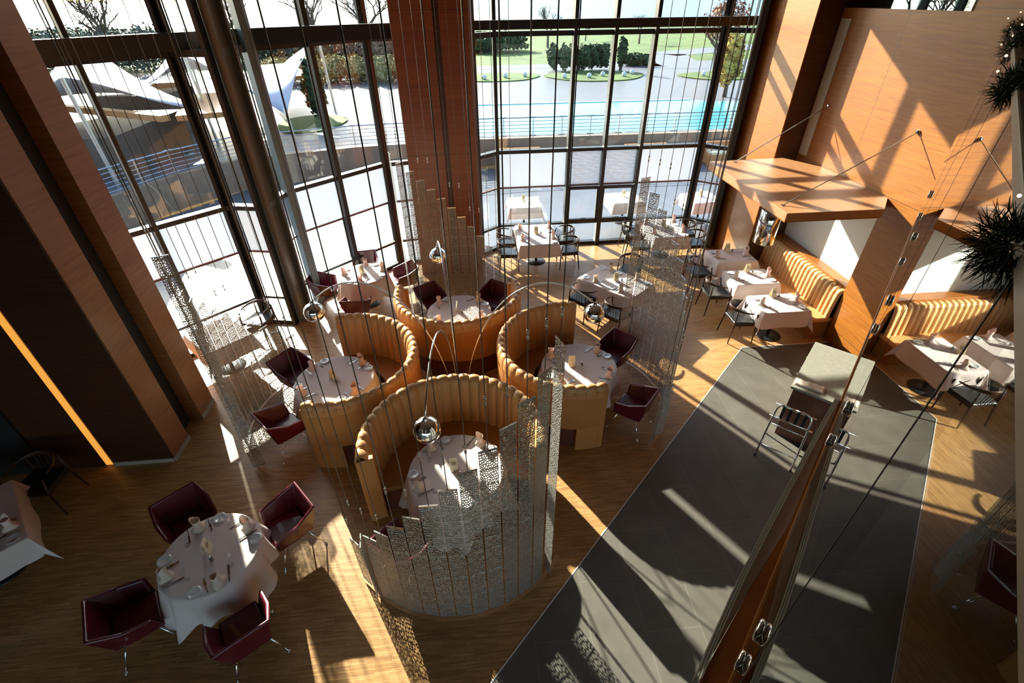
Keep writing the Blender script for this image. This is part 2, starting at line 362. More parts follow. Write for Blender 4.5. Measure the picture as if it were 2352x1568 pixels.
# right wall of cherry panels with the niche of the long bench
m = MB()
m.bx(6.95, 7.5, 7.38, 10.1, 2.73, 5.46); m.bx(6.95, 7.5, 0.0, 7.38, 0, TOP); m.bx(6.95, 7.5, -8, 0.0, 0, TOP)
wr = struct(m.build('wall_right', M_['cherry']))
struct(MB().bx(7.25, 7.5, 7.38, 10.1, 0, 2.73).build('wall_niche_back', M_['board']))
m = MB(); m.bx(7.02, 7.25, 7.38, 10.1, 0.98, 1.12); struct(m.build('trim_2', M_['cherry_plain'], bevel=0.006))
m = MB(); m.bx(7.35, 7.5, 7.35, 12.0, 5.46, TOP); struct(m.build('wall_upper_recess', M_['darkgap']))
m = MB(); m.bx(6.46, 7.5, 10.04, 11.10, 0, TOP); struct(m.build('wall_pilaster', M_['cherry_plain']))
m = MB(); m.bx(6.49, 7.5, 10.02, 10.045, 0, TOP); struct(m.build('wall_pilaster_side', M_['darkwood']))
m = MB(); m.bx(6.60, 7.5, 11.10, 12.0, 0, TOP); struct(m.build('wall_window_return', M_['cherry_plain']))
m = MB(); m.bx(6.93, 6.95, 9.71, 9.97, 2.95, 5.30); struct(m.build('trim_3', M_['beige']))
wi = struct(MB().bx(6.93, 6.95, 7.35, 8.85, 5.46, TOP).build('window_6', M_['mirrorpane']))
# left wall: two cherry piers with a gap, a dark return and an emissive strip standing in for a sunlit gap
struct(MB().bx(-6.2, -4.72, 5.35, 5.80, 0, TOP).build('wall_left_pier', M_['leftwood']))
struct(MB().bx(-6.2, -4.90, 5.80, 6.22, 0, TOP).build('wall_left_gap', M_['darkgap']))
struct(MB().bx(-6.2, -4.69, 6.22, 6.67, 0, TOP).build('wall_left_pier', M_['leftwood']))
m = MB(); m.bx(-5.60, -4.73, 5.335, 5.35, 0, TOP); m.bx(-9, -5.72, 5.335, 5.6, 0, TOP); m.bx(-6.2, -5.55, 5.5, 5.6, 0, TOP)
struct(m.build('wall_left_return', M_['darkwood']))
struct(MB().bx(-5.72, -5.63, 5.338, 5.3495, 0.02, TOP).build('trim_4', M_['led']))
m = MB(); m.bx(-4.735, -4.70, 5.34, 5.80, 0, 0.07); m.bx(-4.705, -4.675, 6.22, 6.67, 0, 0.07); m.bx(-5.6, -4.73, 5.32, 5.335, 0, 0.07)
struct(m.build('baseboard_left', M_['beige']))
struct(MB().bx(-9.2, -9, -8, 9, 0, TOP).build('wall_left', M_['darkwood']))
m = MB(); m.bx(-9.2, 7.5, -8.2, -8, 0, .5); m.bx(-9.2, 7.5, -8.2, -8, 4.8, TOP); m.bx(-9.2, -8.8, -8.2, -8, .5, 4.8); m.bx(6.9, 7.5, -8.2, -8, .5, 4.8)
struct(m.build('wall_back', M_['cherry_plain']))
m = MB()  # unseen window added behind the camera to let in sky fill
for x in (-8.8, -6.2, -3.6, -1.0, 1.6, 4.2, 6.9): m.bx(x - .05, x + .05, -8.2, -8.02, .5, 4.8)
for z in (.55, 2.6, 4.75): m.bx(-8.8, 6.9, -8.15, -8.05, z - .05, z + .05)
wb = struct(m.build('window_20', M_['steel_dk'])); MB().bx(-8.8, 6.9, -8.105, -8.095, .5, 4.8).build('glass_pane', M_['glass'], wb)
struct(MB().bx(-9.2, -7.8, 6.0, 6.2, 0, TOP).build('wall_left_end', M_['darkwood']))
d1 = struct(MB().bx(-7.5, -6.5, 5.29, 5.335, 0, 2.3).build('door_1', M_['steel_dk'], bevel=0.004))
MB().tube([(-6.62, 5.27, 0.95), (-6.62, 5.24, 0.95), (-6.62, 5.24, 1.25), (-6.62, 5.27, 1.25)], 0.012).build('door_handle', M_['steel'], d1)
# central pillar with a dark groove
m = MB(); m.bx(-1.33, -0.52, 11.0, 11.75, 0, TOP); m.bx(-0.40, 0.19, 11.0, 11.75, 0, TOP)
struct(m.build('wall_pillar', M_['redwood']))
struct(MB().bx(-0.52, -0.40, 11.05, 11.7, 0, TOP).build('wall_pillar_groove', M_['darkwood']))

# ------------------------------------------------------------------ window bays
def lerp(a, b, t): return (a[0] + (b[0] - a[0]) * t, a[1] + (b[1] - a[1]) * t)
WN = [0]
def bay(a, b, ts, blind='white', frame='steel_dk', mw=0.07, blindts=None, dep=0.19):
    WN[0] += 1
    L = math.hypot(b[0] - a[0], b[1] - a[1]); u = ((b[0] - a[0]) / L, (b[1] - a[1]) / L); ang = math.atan2(u[1], u[0])
    n = (u[1], -u[0])                                      # towards the room
    m = MB()
    for i, t in enumerate(ts):
        p = lerp(a, b, t); m.box((p[0] + n[0] * (dep / 2 - .035), p[1] + n[1] * (dep / 2 - .035), TOP / 2), (mw, dep, TOP), rz=ang)
    for z, h, d in ((0.04, 0.08, 0.14), (0.64, 0.055, 0.12), (2.55, 0.085, 0.15), (5.02, 0.10, 0.13)):
        m.seg(a, b, 0, d, z - h / 2, z + h / 2, off=0.03)
    root = struct(m.build('window_%d' % WN[0], M_[frame]))
    r = MB().seg(a, b, 0, 0.05, 1.625, 1.66, off=0.0); r.build('blind_bar', M_['redline'], root)
    MB().seg(a, b, 0, 0.008, 0.08, TOP, off=-0.05).build('glass_pane', M_['glass'], root)
    if blind:
        for i in range(len(ts) - 1):
            t0, t1 = ts[i], ts[i + 1]; e = 0.05 / L
            k = 'slat' if (blindts and i in blindts) else 'blind'
            p, q = lerp(a, b, t0 + e), lerp(a, b, t1 - e)
            if k == 'slat':
                mm = MB()
                for j in range(24): mm.seg(p, q, 0, 0.008, 1.67 + j * 0.0355, 1.675 + j * 0.0355 + 0.018, off=0.02)
                mm.seg(p, q, 0, 0.004, 1.66, 2.51, off=-0.01)
                mm.build('slatted_blind', M_['slat'], root)
            else:
                MB().seg(p, q, 0, 0.006, 1.66, 2.51, off=0.0).build('roller_blind', M_['blind'], root)
    return root
C1 = (-4.55, 9.26)
bay((-7.9, 5.91), C1, [1 - 1.285 * k / 4.737 for k in (3.65, 3, 2, 1)] + [1.0], blind='white')
bay(C1, (-3.91, 9.13), [0.0, 1.0])
bay((-3.91, 9.13), (-3.69, 10.01), [1.0], frame='steel_gr', mw=0.10)
bay((-3.69, 10.01), (-1.98, 11.74), [0.0, 0.47, 1.0], mw=0.10)
bay((-1.98, 11.74), (-1.30, 11.86), [0.0, 1.0])
bay((0.16, 12.0), (0.71, 12.45), [0.0])
w7 = bay((0.71, 12.45), (5.95, 12.48), [0.0, 0.342, 0.515, 0.69, 1.0], blindts=(1, 2), mw=0.08, dep=0.22)
m = MB()
for x0, x1 in ((2.55, 3.36), (3.46, 4.27)):
    for (a0, a1, z0, z1) in ((x0, x1, 0.66, 0.76), (x0, x1, 1.56, 1.62), (x0, x0 + 0.05, 0.7, 1.6), (x1 - 0.05, x1, 0.7, 1.6)):
        m.bx(a0, a1, 12.33, 12.42, z0, z1)
    m.bx((x0 + x1) / 2 - 0.012, (x0 + x1) / 2 + 0.012, 12.33, 12.42, 0.0, 0.66) if x0 > 3 and False else None
m.build('opening_frame', M_['steel_dk'], w7, bevel=0.004)
m = MB(); m.bx(3.43, 3.49, 12.30, 12.42, 0.0, 1.62); m.build('centre_post', M_['steel_dk'], w7)
for x in (2.95, 3.87):
    MB().tube([(x - 0.06, 12.33, 0.78), (x - 0.03, 12.29, 0.79), (x + 0.09, 12.28, 0.80)], 0.010).build('window_handle', M_['steel_dk'], w7)
bay((5.95, 12.48), (6.5, 12.02), [0.0])
m = MB(); m.box((6.47, 11.86, TOP / 2), (0.15, 0.28, TOP), rz=rad(-35)); struct(m.build('trim_5', M_['steel_dk']))
# parapet band over the windows
m = MB(); struct(m.seg((-7.9, 5.91), (-7.9, 5.92), 0, 0.1, TOP, TOP + .1).build('trim_6', M_['ceil']))
# steel columns of the left bay and the round-the-room beam
m = MB(); m.box((-3.80, 9.30, TOP / 2), (0.05, 0.34, TOP), rz=rad(-14)); m.box((-3.86, 9.14, TOP / 2), (0.24, 0.05, TOP), rz=rad(-14)); m.box((-3.76, 9.46, TOP / 2), (0.24, 0.05, TOP), rz=rad(-14))
struct(m.build('trim_7', M_['steel_br']))
m = MB(); m.box((-3.63, 9.86, TOP / 2), (0.10, 0.26, TOP), rz=rad(40)); struct(m.build('trim_8', M_['steel_gr']))
bm = [(-1.33, 11.2), (-3.72, 10.05), (-4.10, 9.45), (-5.5, 7.9), (-6.3, 6.9)]
m = MB()
for a, b in zip(bm, bm[1:]): m.seg(a, b, 0, 0.14, 5.05, 5.30)
m.seg((0.19, 11.97), (6.95, 11.97), 0, 0.14, 5.12, 5.29)
struct(m.build('trim_9', M_['steel_dk']))

# ------------------------------------------------------------------ cherry canopy over the bench, with its tie rods
cp = empty('wooden_canopy', (5.9, 8.4, 2.73), 0, 'cherry wood canopy hung over the wall bench on two thin steel rods', 'canopy')
pts = [(4.92, 6.88), (6.54, 6.88), (6.95, 7.35), (6.95, 9.25), (6.55, 9.88), (4.92, 9.82)]
L = lambda p: (p[0] - 5.9, p[1] - 8.4)
MB().prism([L(p) for p in pts], 0.018, 0.15).build('canopy_board', M_['cherry_top'], cp, bevel=0.004)
MB().prism([L(p) for p in [(4.925, 6.885), (6.53, 6.885), (6.94, 7.355), (6.94, 9.24), (6.54, 9.87), (4.925, 9.81)]], 0.0, 0.018).build('canopy_soffit', M_['cherry_plain'], cp)
for (ax, ay), wy in (((5.42, 9.70), 9.55), ((5.04, 7.23), 7.33)):
    MB().tube([(ax - 5.9, ay - 8.4, 0.15), (6.94 - 5.9, wy - 8.4, 3.92 - 2.73)], 0.009, 6).build('tie_rod', M_['steel'], cp)
    MB().sphere((6.94 - 5.9, wy - 8.4, 3.92 - 2.73), 0.035, 10, 6).build('wall_anchor', M_['chrome'], cp)
    MB().lathe([(0.0, 0.012), (0.03, 0.012), (0.03, 0.0)], 12, (ax - 5.9, ay - 8.4, 0.15)).build('deck_anchor', M_['steel'], cp)
pl = empty('chrome_pendant', (5.12, 7.55, 2.09), 0, 'chrome cylinder pendant lamp hanging under the corner of the wood canopy', 'lamp')
MB().lathe([(0.165, 0.0), (0.17, 0.005), (0.17, 0.585), (0.165, 0.59), (0.0, 0.59)], 40).build('lamp_shade', M_['chrome'], pl, smooth=True)
MB().lathe([(0.16, 0.03), (0.16, 0.57)], 40).build('shade_lining', M_['beige'], pl, smooth=True)
MB().tube([(0, 0, 0.59), (0, 0, 0.64)], 0.012).build('stem', M_['steel'], pl)

# ------------------------------------------------------------------ long bench in the niche
bn = empty('wall_bench', (7.0, 8.7, 0), 0, 'long channel-tufted cream leather wall bench under the wood canopy', 'bench')
def channels(x_front, x_back, y0, y1, n, zb, zt, bul):
    m = MB(); rows = [(x_front, zb), (x_front + 0.02, (zb + zt) / 2), (x_front + 0.045, zt - 0.09), (x_front + 0.075, zt - 0.02), (x_front + 0.11, zt), (x_back, zt - 0.01), (x_back, zt - 0.12)]
    k = 6; vs = []
    for i in range(n * k + 1):
        u = (i % k) / k if i % k else 0.0; b = math.sin(PI * u) ** 0.55 if i % k else 0.0
        y = y0 + (y1 - y0) * i / (n * k)
        for j, (x, z) in enumerate(rows):
            vs.append((x - bul * b * (1 if j < 4 else 0), y, z + (0.022 * b if 2 <= j <= 5 else 0)))
    r = len(rows)
    fs = [(i * r + j, i * r + j + 1, (i + 1) * r + j + 1, (i + 1) * r + j) for i in range(n * k) for j in range(r - 1)]
    return m.add(vs, fs)
channels(-0.12, 0.13, -1.30, 1.36, 22, 0.42, 1.05, 0.045).build('backrest', M_['cream'], bn, smooth=True)
MB().bx(-0.50, 0.0, -1.30, 1.36, 0.36, 0.46).build('seat_cushion', M_['tan'], bn, bevel=0.03, seg=3)
MB().bx(-0.45, 0.1, -1.29, 1.35, 0.0, 0.36).build('plinth', M_['cherry_plain'], bn)

# ------------------------------------------------------------------ booths
def make_booth():
    root = empty('curved_booth', label='x', cat='booth')
    A0, A1, n, k = -15.0, 195.0, 27, 8
    prof = [(1.02, 0.44, 1, 0), (1.035, 0.80, 1, 0), (1.05, 1.08, 1, 0), (1.07, 1.17, .9, .4), (1.10, 1.215, .3, 1), (1.14, 1.235, 0, 1), (1.175, 1.21, -.2, 1), (1.195, 1.15, -.3, .4), (1.20, 1.05, -.3, 0)]
    vs = []
    for i in range(n * k + 1):
        b = math.sin(PI * (i % k) / k) ** 0.5 if i % k else 0.0
        a = rad(A0 + (A1 - A0) * i / (n * k))
        for r, z, fi, fz in prof:
            rr = r - 0.027 * b * fi; vs.append((rr * math.cos(a), rr * math.sin(a), z + 0.026 * b * fz))
    p = len(prof)
    fs = [(i * p + j, i * p + j + 1, (i + 1) * p + j + 1, (i + 1) * p + j) for i in range(n * k) for j in range(p - 1)]
    MB().add(vs, fs).build('backrest', M_['tan'], root, smooth=True)
    # outer skin with its seams
    n2 = 15; vs = []
    for i in range(n2 * k + 1):
        b = min(1.0, math.sin(PI * (i % k) / k) * 2.2) if i % k else 0.0
        a = rad(A0 + (A1 - A0) * i / (n2 * k))
        for r, z in ((1.195, 1.16), (1.19, 0.9), (1.185, 0.44), (1.17, 0.42), (1.09, 0.42)):
            rr = r + (0.006 * b if z > 0.43 else 0); vs.append((rr * math.cos(a), rr * math.sin(a), z))
    fs = [(i * 5 + j, i * 5 + j + 1, (i + 1) * 5 + j + 1, (i + 1) * 5 + j) for i in range(n2 * k) for j in range(4)]
    MB().add(vs, fs).build('outer_panel', M_['tan_out'], root, smooth=True)
    def ring(r0, r1, z0, z1, a0, a1, n=40):
        vs = []; fs = []
        for i in range(n + 1):
            a = rad(a0 + (a1 - a0) * i / n); c, s = math.cos(a), math.sin(a)
            vs += [(r0 * c, r0 * s, z0), (r1 * c, r1 * s, z0), (r1 * c, r1 * s, z1), (r0 * c, r0 * s, z1)]
        for i in range(n):
            for j in range(4): fs.append((i * 4 + j, (i + 1) * 4 + j, (i + 1) * 4 + (j + 1) % 4, i * 4 + (j + 1) % 4))
        fs += [(0, 1, 2, 3), (n * 4 + 3, n * 4 + 2, n * 4 + 1, n * 4)]
        return MB().add(vs, fs)
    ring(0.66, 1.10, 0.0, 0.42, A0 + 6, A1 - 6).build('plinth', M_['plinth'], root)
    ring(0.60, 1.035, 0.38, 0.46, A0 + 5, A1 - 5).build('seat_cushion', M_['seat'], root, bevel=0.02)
    for a0, a1 in ((A0 - 0.5, A0 + 4), (A1 - 4, A1 + 0.5)):
        ring(0.985, 1.205, 0.0, 1.17, a0, a1, 6).build('end_panel', M_['tan_out'], root, bevel=0.02)
    for a0, a1 in ((A0 + 4, A0 + 20), (A1 - 20, A1 - 4)):
        ring(1.04, 1.192, 0.0, 0.46, a0, a1, 10).build('side_skirt', M_['tan_out'], root)
    return root
GC = (-0.38, 6.07)
BO = {'front': ((-0.42, 4.30), 0), 'right': ((1.46, 6.14), 90), 'back': ((-0.36, 7.98), 180), 'left': ((-2.18, 6.15), -90)}
PB = Proto(make_booth)
BL = {'front': 'tan leather curved booth nearest the camera, behind the front pierced metal screen',
      'right': 'tan leather curved booth on the right, opening towards the right pierced screen',
      'back': 'tan leather curved booth farthest back, opening towards the wooden pillar',
      'left': 'tan leather curved booth on the left, opening towards the left windows'}
for k_, (c, r) in BO.items(): PB.put((c[0], c[1], 0), rad(r), BL[k_], 'round tufted booths')

# ------------------------------------------------------------------ tables and cloths
def round_cloth(r, a, hem):
    k = 96; rows = []
    for rr in (0.001, r * 0.5, r * 0.9, r * 0.985): rows.append([(rr, 0.0)] * k)
    rows.append([(r + 0.006, -0.008)] * k)
    for q in range(1, 9):
        t = q / 8; row = []
        for j in range(k):
            th = 2 * PI * j / k; ext = a / max(abs(math.cos(th)), abs(math.sin(th)))
            drop = min(hem, ext - r); cr = (abs(math.sin(2 * th))) ** 4
            f = 0.5 + 0.5 * math.sin(11 * th + 0.8 * math.sin(3 * th)); g = 0.5 + 0.5 * math.sin(23 * th + 1.3)
            row.append((r + 0.008 + t * (0.085 * f + 0.02 * g + 0.10 * cr * (0.4 + f)), -0.008 - t * drop))
        rows.append(row)
    vs = [(rr * math.cos(2 * PI * j / k), rr * math.sin(2 * PI * j / k), z) for row in rows for j, (rr, z) in enumerate(row)]
    fs = [(i * k + j, i * k + (j + 1) % k, (i + 1) * k + (j + 1) % k, (i + 1) * k + j) for i in range(len(rows) - 1) for j in range(k)]
    return MB().add(vs, [f[::-1] for f in fs])
def rect_cloth(lx, ly, ov, seed=0):
    rnd = random.Random(seed); nx = 44; hx, hy = lx / 2, ly / 2; X, Y = hx + ov, hy + ov
    def P(u, v):
        du = max(0, abs(u) - hx); dv = max(0, abs(v) - hy); su = 1 if u > 0 else -1; sv = 1 if v > 0 else -1
        if du == 0 and dv == 0: return (u, v, 0)
        wob = 0.018 * math.sin(9 * u + seed) * min(1, (du + dv) / 0.1) + 0.018 * math.sin(8 * v + 2 * seed) * min(1, (du + dv) / 0.1)
        if dv == 0: return (su * (hx + 0.012 + abs(wob) + 0.03 * du), v, -du)
        if du == 0: return (u, sv * (hy + 0.012 + abs(wob) + 0.03 * dv), -dv)
        d = math.hypot(du, dv); s_ = min(du, dv)
        return (su * (hx + 0.012 + 0.22 * s_ + 0.2 * s_ * (du / d)), sv * (hy + 0.012 + 0.22 * s_ + 0.2 * s_ * (dv / d)), -d * 0.97 - 0.0)
    us = sorted(set([-X + 2 * X * i / nx for i in range(nx + 1)] + [-hx, hx])); vv = sorted(set([-Y + 2 * Y * i / nx for i in range(nx + 1)] + [-hy, hy]))
    vs = [P(u, v) for v in vv for u in us]; w_ = len(us)
    return MB().add(vs, [(j * w_ + i, j * w_ + i + 1, (j + 1) * w_ + i + 1, (j + 1) * w_ + i) for j in range(len(vv) - 1) for i in range(w_ - 1)])
def table_base(root, col_h=0.72):
    MB().lathe([(0.0, 0.0), (0.24, 0.0), (0.25, 0.008), (0.24, 0.016), (0.05, 0.035), (0.0, 0.035)], 32).build('base', M_['steel_dk'], root, smooth=True)
    MB().tube([(0, 0, 0.03), (0, 0, col_h)], 0.035, 12).build('pedestal', M_['steel_dk'], root, smooth=True)
def mk_round(r):
    def f():
        t = empty('round_table', cat='table'); table_base(t)
        MB().lathe([(0.0, 0.745), (r - 0.01, 0.745), (r - 0.005, 0.735), (r - 0.01, 0.715), (0.0, 0.715)], 48).build('tabletop', M_['chairwood'], t); return t
    return f
def mk_cloth(bm, label_cat='tablecloth'):
    def f():
        o = bm().build('tablecloth', M_['cloth'], smooth=True); o['category'] = 'tablecloth'
        sm = o.modifiers.new('weight', 'WEIGHTED_NORMAL') if False else None
        return o
    return f
RT = {'front': ((-0.40, 4.12), 0.61, 'inside the front booth'), 'right': ((1.60, 6.07), 0.61, 'at the mouth of the right booth'), 'back': ((-0.36, 7.97), 0.61, 'inside the back booth'),
      'left': ((-2.35, 6.13), 0.61, 'at the mouth of the left booth'), 'near': ((-3.10, 3.23), 0.505, 'standing free at the lower left'), 'far': ((-2.47, 9.76), 0.505, 'beside the angled left window')}
PT = {0.61: Proto(mk_round(0.61)), 0.505: Proto(mk_round(0.505))}
PC = {0.61: Proto(mk_cloth(lambda: round_cloth(0.61, 1.02, 0.66))), 0.505: Proto(mk_cloth(lambda: round_cloth(0.505, 0.90, 0.66)))}
for k_, (c, r, ds) in RT.items():
    PT[r].put((c[0], c[1], 0), 0, 'round pedestal table under a white cloth, ' + ds, 'round tables')
    PC[r].put((c[0], c[1], 0.752), rad(12 if k_ == 'near' else 40), 'white cloth over the round table ' + ds, 'round tablecloths')
# square tables
QT = {'bench_far': ((5.93, 9.73), 0.92, 0.68, 0, 'bench table nearest the window'), 'bench_mid': ((5.88, 8.69), 0.92, 0.64, 0, 'middle bench table of three'),
      'bench_near': ((5.88, 7.60), 0.92, 0.66, 0, 'bench table nearest the stone console'), 'centre': ((1.60, 11.46), 0.96, 1.30, 0, 'table at the central window right of the pillar'),
      'corner': ((4.95, 11.50), 0.86, 1.22, 0, 'window table at the right corner behind the right screen'), 'diag': ((2.96, 8.84), 0.86, 1.32, 41, 'table set diagonally behind the right booth'),
      'leftwin': ((-4.75, 7.65), 0.80, 0.95, 45, 'table by the left window behind the left screen'), 'dark': ((-6.02, 3.75), 0.95, 1.2, 42, 'table in the dark corner at the left edge')}
for i, (k_, (c, lx, ly, rz, ds)) in enumerate(QT.items()):
    t = empty('square_table', (c[0], c[1], 0), rad(rz), 'black pedestal of the ' + ds, 'table', 'square tables')
    table_base(t)
    MB().bx(-lx / 2 + .006, lx / 2 - .006, -ly / 2 + .006, ly / 2 - .006, 0.715, 0.745).build('tabletop', M_['chairwood'], t)
    o = rect_cloth(lx, ly, 0.33 if not k_.startswith('bench') else 0.34, i).build('tablecloth', M_['cloth'], smooth=False, loc=(c[0], c[1], 0.752), rz=rad(rz))
    b = o.modifiers.new('smooth', 'SUBSURF'); b.levels = 1; b.render_levels = 1
    for p in o.data.polygons: p.use_smooth = True
    tag(o, 'white tablecloth on the ' + ds, 'tablecloth', 'square tablecloths')

# ------------------------------------------------------------------ chairs
def make_maroon():
    root = empty('maroon_armchair', cat='armchair')
    # corner posts: (bottom xy z) (top xy z), front is +y
    P = [((.235, .25, .37), (.33, .22, .63)), ((.24, -.02, .36), (.355, -.06, .69)), ((.215, -.25, .36), (.30, -.35, .80)), ((-.215, -.25, .36), (-.30, -.35, .80)), ((-.24, -.02, .36), (-.355, -.06, .69)), ((-.235, .25, .37), (-.33, .22, .63))]
    th = 0.045; vs = []
    for (b, t) in P:
        for q in (b, t):
            l = math.hypot(q[0], q[1]); vs.append(q)
            vs.append((q[0] * (1 - th / l * 1.1), q[1] * (1 - th / l * 1.1), q[2]))
    fs = []
    for i in range(5):
        a, b = i * 4, (i + 1) * 4
        fs += [(a, b, b + 2, a + 2), (b + 1, a + 1, a + 3, b + 3), (a + 2, b + 2, b + 3, a + 3), (a, a + 1, b + 1, b)]
    fs += [(0, 2, 3, 1), (20, 21, 23, 22)]
    MB().add(vs, fs).build('shell', M_['maroon'], root, smooth=False, bevel=0.02, seg=3)
    MB().prism([(.235, .25), (-.235, .25), (-.24, -.02), (-.215, -.25), (.215, -.25), (.24, -.02)][::-1], 0.34, 0.385).build('seat_base', M_['maroon'], root, bevel=0.012)
    MB().prism([(.215, .262), (-.215, .262), (-.225, -.02), (-.20, -.215), (.20, -.215), (.225, -.02)][::-1], 0.385, 0.455).build('seat_cushion', M_['maroon'], root, bevel=0.025, seg=3)
    for sx, sy in ((1, 1), (-1, 1), (1, -1), (-1, -1)):
        m = MB().tube([(sx * .16, sy * .15, .345), (sx * .29, sy * .30, .012)], [0.011, 0.008], 8); m.lathe([(0, .016), (.018, .014), (.022, 0), (0, 0)], 10, (sx * .29, sy * .30, 0))
        m.build('leg', M_['chrome'], root, smooth=True)
    root.scale = (.89, .89, .95)
    return root
PM = Proto(make_maroon)
SHORT = {'near': 'free-standing lower left round table', 'far': 'round table by the angled window', 'front': 'front booth table', 'left': 'left booth table', 'back': 'back booth table', 'right': 'right booth table'}
def face(p, c): return math.atan2(c[1] - p[1], c[0] - p[0]) - PI / 2
MC = [((-3.70, 3.87), 'near', 'upper left'), ((-2.50, 3.74), 'near', 'upper right'), ((-3.80, 2.77), 'near', 'lower left'), ((-2.61, 2.54), 'near', 'lower right'),
      ((-3.37, 9.80), 'far', 'left'), ((-2.60, 10.67), 'far', 'top'), ((-1.64, 10.06), 'far', 'right'), ((-2.50, 8.86), 'far', 'bottom'),
      ((-0.95, 8.87), 'back', 'left'), ((0.34, 8.83), 'back', 'right'), ((-3.20, 6.72), 'left', 'upper'), ((-3.04, 5.48), 'left', 'lower'),
      ((2.40, 6.72), 'right', 'upper'), ((2.34, 5.40), 'right', 'lower'), ((-1.02, 3.28), 'front', 'lower left')]
for p, k_, side in MC:
    PM.put((p[0], p[1], 0), face(p, RT[k_][0]), 'maroon leather tub armchair at the %s of the %s' % (side, SHORT[k_]), 'maroon armchairs')
def make_wood_chair():
    root = empty('wooden_chair', cat='chair')
    for sx in (-1, 1):
        MB().tube([(sx * .25, .22, 0), (sx * .24, .21, .44), (sx * .245, .17, .66)], [0.011, 0.018, 0.013], 8).build('leg', M_['chairwood'], root, smooth=True)
        MB().tube([(sx * .24, -.27, 0), (sx * .21, -.22, .44), (sx * .20, -.22, .70)], [0.011, 0.018, 0.013], 8).build('leg', M_['chairwood'], root, smooth=True)
    m = MB(); n = 18; vs = []
    for i in range(n + 1):
        t = -1 + 2 * i / n; a = rad(90 + 0) ; th = t * rad(104); cx, cy = .262 * math.sin(th), .02 - .29 * math.cos(th)
        if abs(t) > .8: cy = cy
        h = .012 + .022 * (1 - t * t) ** 2; z = .68 + .05 * (1 - t * t); w_ = .012
        o_ = Vector((math.sin(th), -math.cos(th), 0))
        for s1, s2 in ((1, -1), (1, 1), (-1, 1), (-1, -1)): q = Vector((cx, cy, z)) + o_ * w_ * s1; vs.append((q.x, q.y, z + h * s2))
    fs = [(i * 4 + j, i * 4 + (j + 1) % 4, (i + 1) * 4 + (j + 1) % 4, (i + 1) * 4 + j) for i in range(n) for j in range(4)] + [(3, 2, 1, 0), (n * 4, n * 4 + 1, n * 4 + 2, n * 4 + 3)]
    m.add(vs, fs).build('back_rail', M_['chairwood'], root, smooth=True, bevel=0.006)
    m = MB()
    for (a, b) in (((-.22, .19), (.22, .19)), ((-.2, -.21), (.2, -.21)), ((-.22, .19), (-.2, -.21)), ((.22, .19), (.2, -.21))): m.seg(a, b, 0, .02, .385, .43)
    m.build('seat_frame', M_['chairwood'], root)
    MB().prism([(-.25, .24), (-.215, -.23), (.215, -.23), (.25, .24)], .43, .475).build('seat_cushion', M_['black'], root, bevel=0.018, seg=3)
    m = MB()
    for x in (-.12, -.06, 0, .06, .12): m.tube([(x, -.225, .43), (x * 1.1, -.27, .72)], .006, 6)
    m.build('back_spindles', M_['chairwood'], root)
    return root
PW = Proto(make_wood_chair)
SQN = {'bench_far': 'bench table nearest the window', 'bench_mid': 'middle bench table', 'bench_near': 'bench table nearest the console', 'centre': 'central window table', 'corner': 'right corner window table', 'diag': 'diagonal table', 'leftwin': 'left window table', 'dark': 'left edge table'}
WC = [((0.87, 11.80), 'centre', 'left side by the window at the'), ((0.87, 11.14), 'centre', 'left side nearer the camera at the'), ((2.38, 11.82), 'centre', 'right side by the window at the'), ((2.36, 11.12), 'centre', 'right side nearer the camera at the'),
      ((4.26, 11.90), 'corner', 'left side by the window at the'), ((4.24, 11.20), 'corner', 'left side nearer the camera at the'), ((5.68, 11.84), 'corner', 'right side by the window at the'), ((5.66, 11.16), 'corner', 'right side nearer the camera at the'),
      ((2.26, 8.72), 'diag', 'lower left side at the'), ((2.80, 8.05), 'diag', 'lower right side at the'), ((3.60, 9.86), 'diag', 'far side at the'),
      ((5.16, 9.62), 'bench_far', 'left side of the'), ((5.16, 8.66), 'bench_mid', 'left side of the'), ((5.20, 7.62), 'bench_near', 'left side of the'),
      ((-4.42, 8.58), 'leftwin', 'far side at the'), ((-6.02, 4.72), 'dark', 'far side at the')]
for p, k_, side in WC:
    c = QT[k_][0]; t = face(p, c)
    if k_ in ('centre', 'corner') or k_.startswith('bench'): t = -PI / 2 if p[0] < c[0] else PI / 2
    if k_ == 'diag': t = rad(-49) if side.startswith('lower') else rad(150)
    PW.put((p[0], p[1], 0), t, 'dark wood chair, %s %s' % (side, SQN[k_]), 'dark wood chairs')
# ------------------------------------------------------------------ place settings
def mk_napkin(mat):
    def f():
        m = MB(); k = 20; vs = []
        prof = [(0.078, 0.0), (0.060, 0.02), (0.038, 0.05), (0.042, 0.10), (0.048, 0.14)]
        for i, (r, z) in enumerate(prof):
            for j in range(k):
                a = 2 * PI * j / k; zz = z + (0.055 * max(0, math.cos(a)) ** 2 if i == 4 else 0); rr = r * (1 + 0.12 * math.sin(3 * a) * (1 if i < 2 else .3))
                vs.append((rr * math.cos(a), rr * math.sin(a), zz))
        m.add(vs, [(i * k + j, i * k + (j + 1) % k, (i + 1) * k + (j + 1) % k, (i + 1) * k + j) for i in range(4) for j in range(k)])
        m.add([(0.031 * math.cos(2 * PI * j / k), 0.031 * math.sin(2 * PI * j / k), 0.045) for j in range(k)], [tuple(range(k))])
        o = m.build('folded_napkin', M_[mat], smooth=True); o['category'] = 'napkin'
        s_ = o.modifiers.new('thick', 'SOLIDIFY'); s_.thickness = 0.003
        return o
    return f
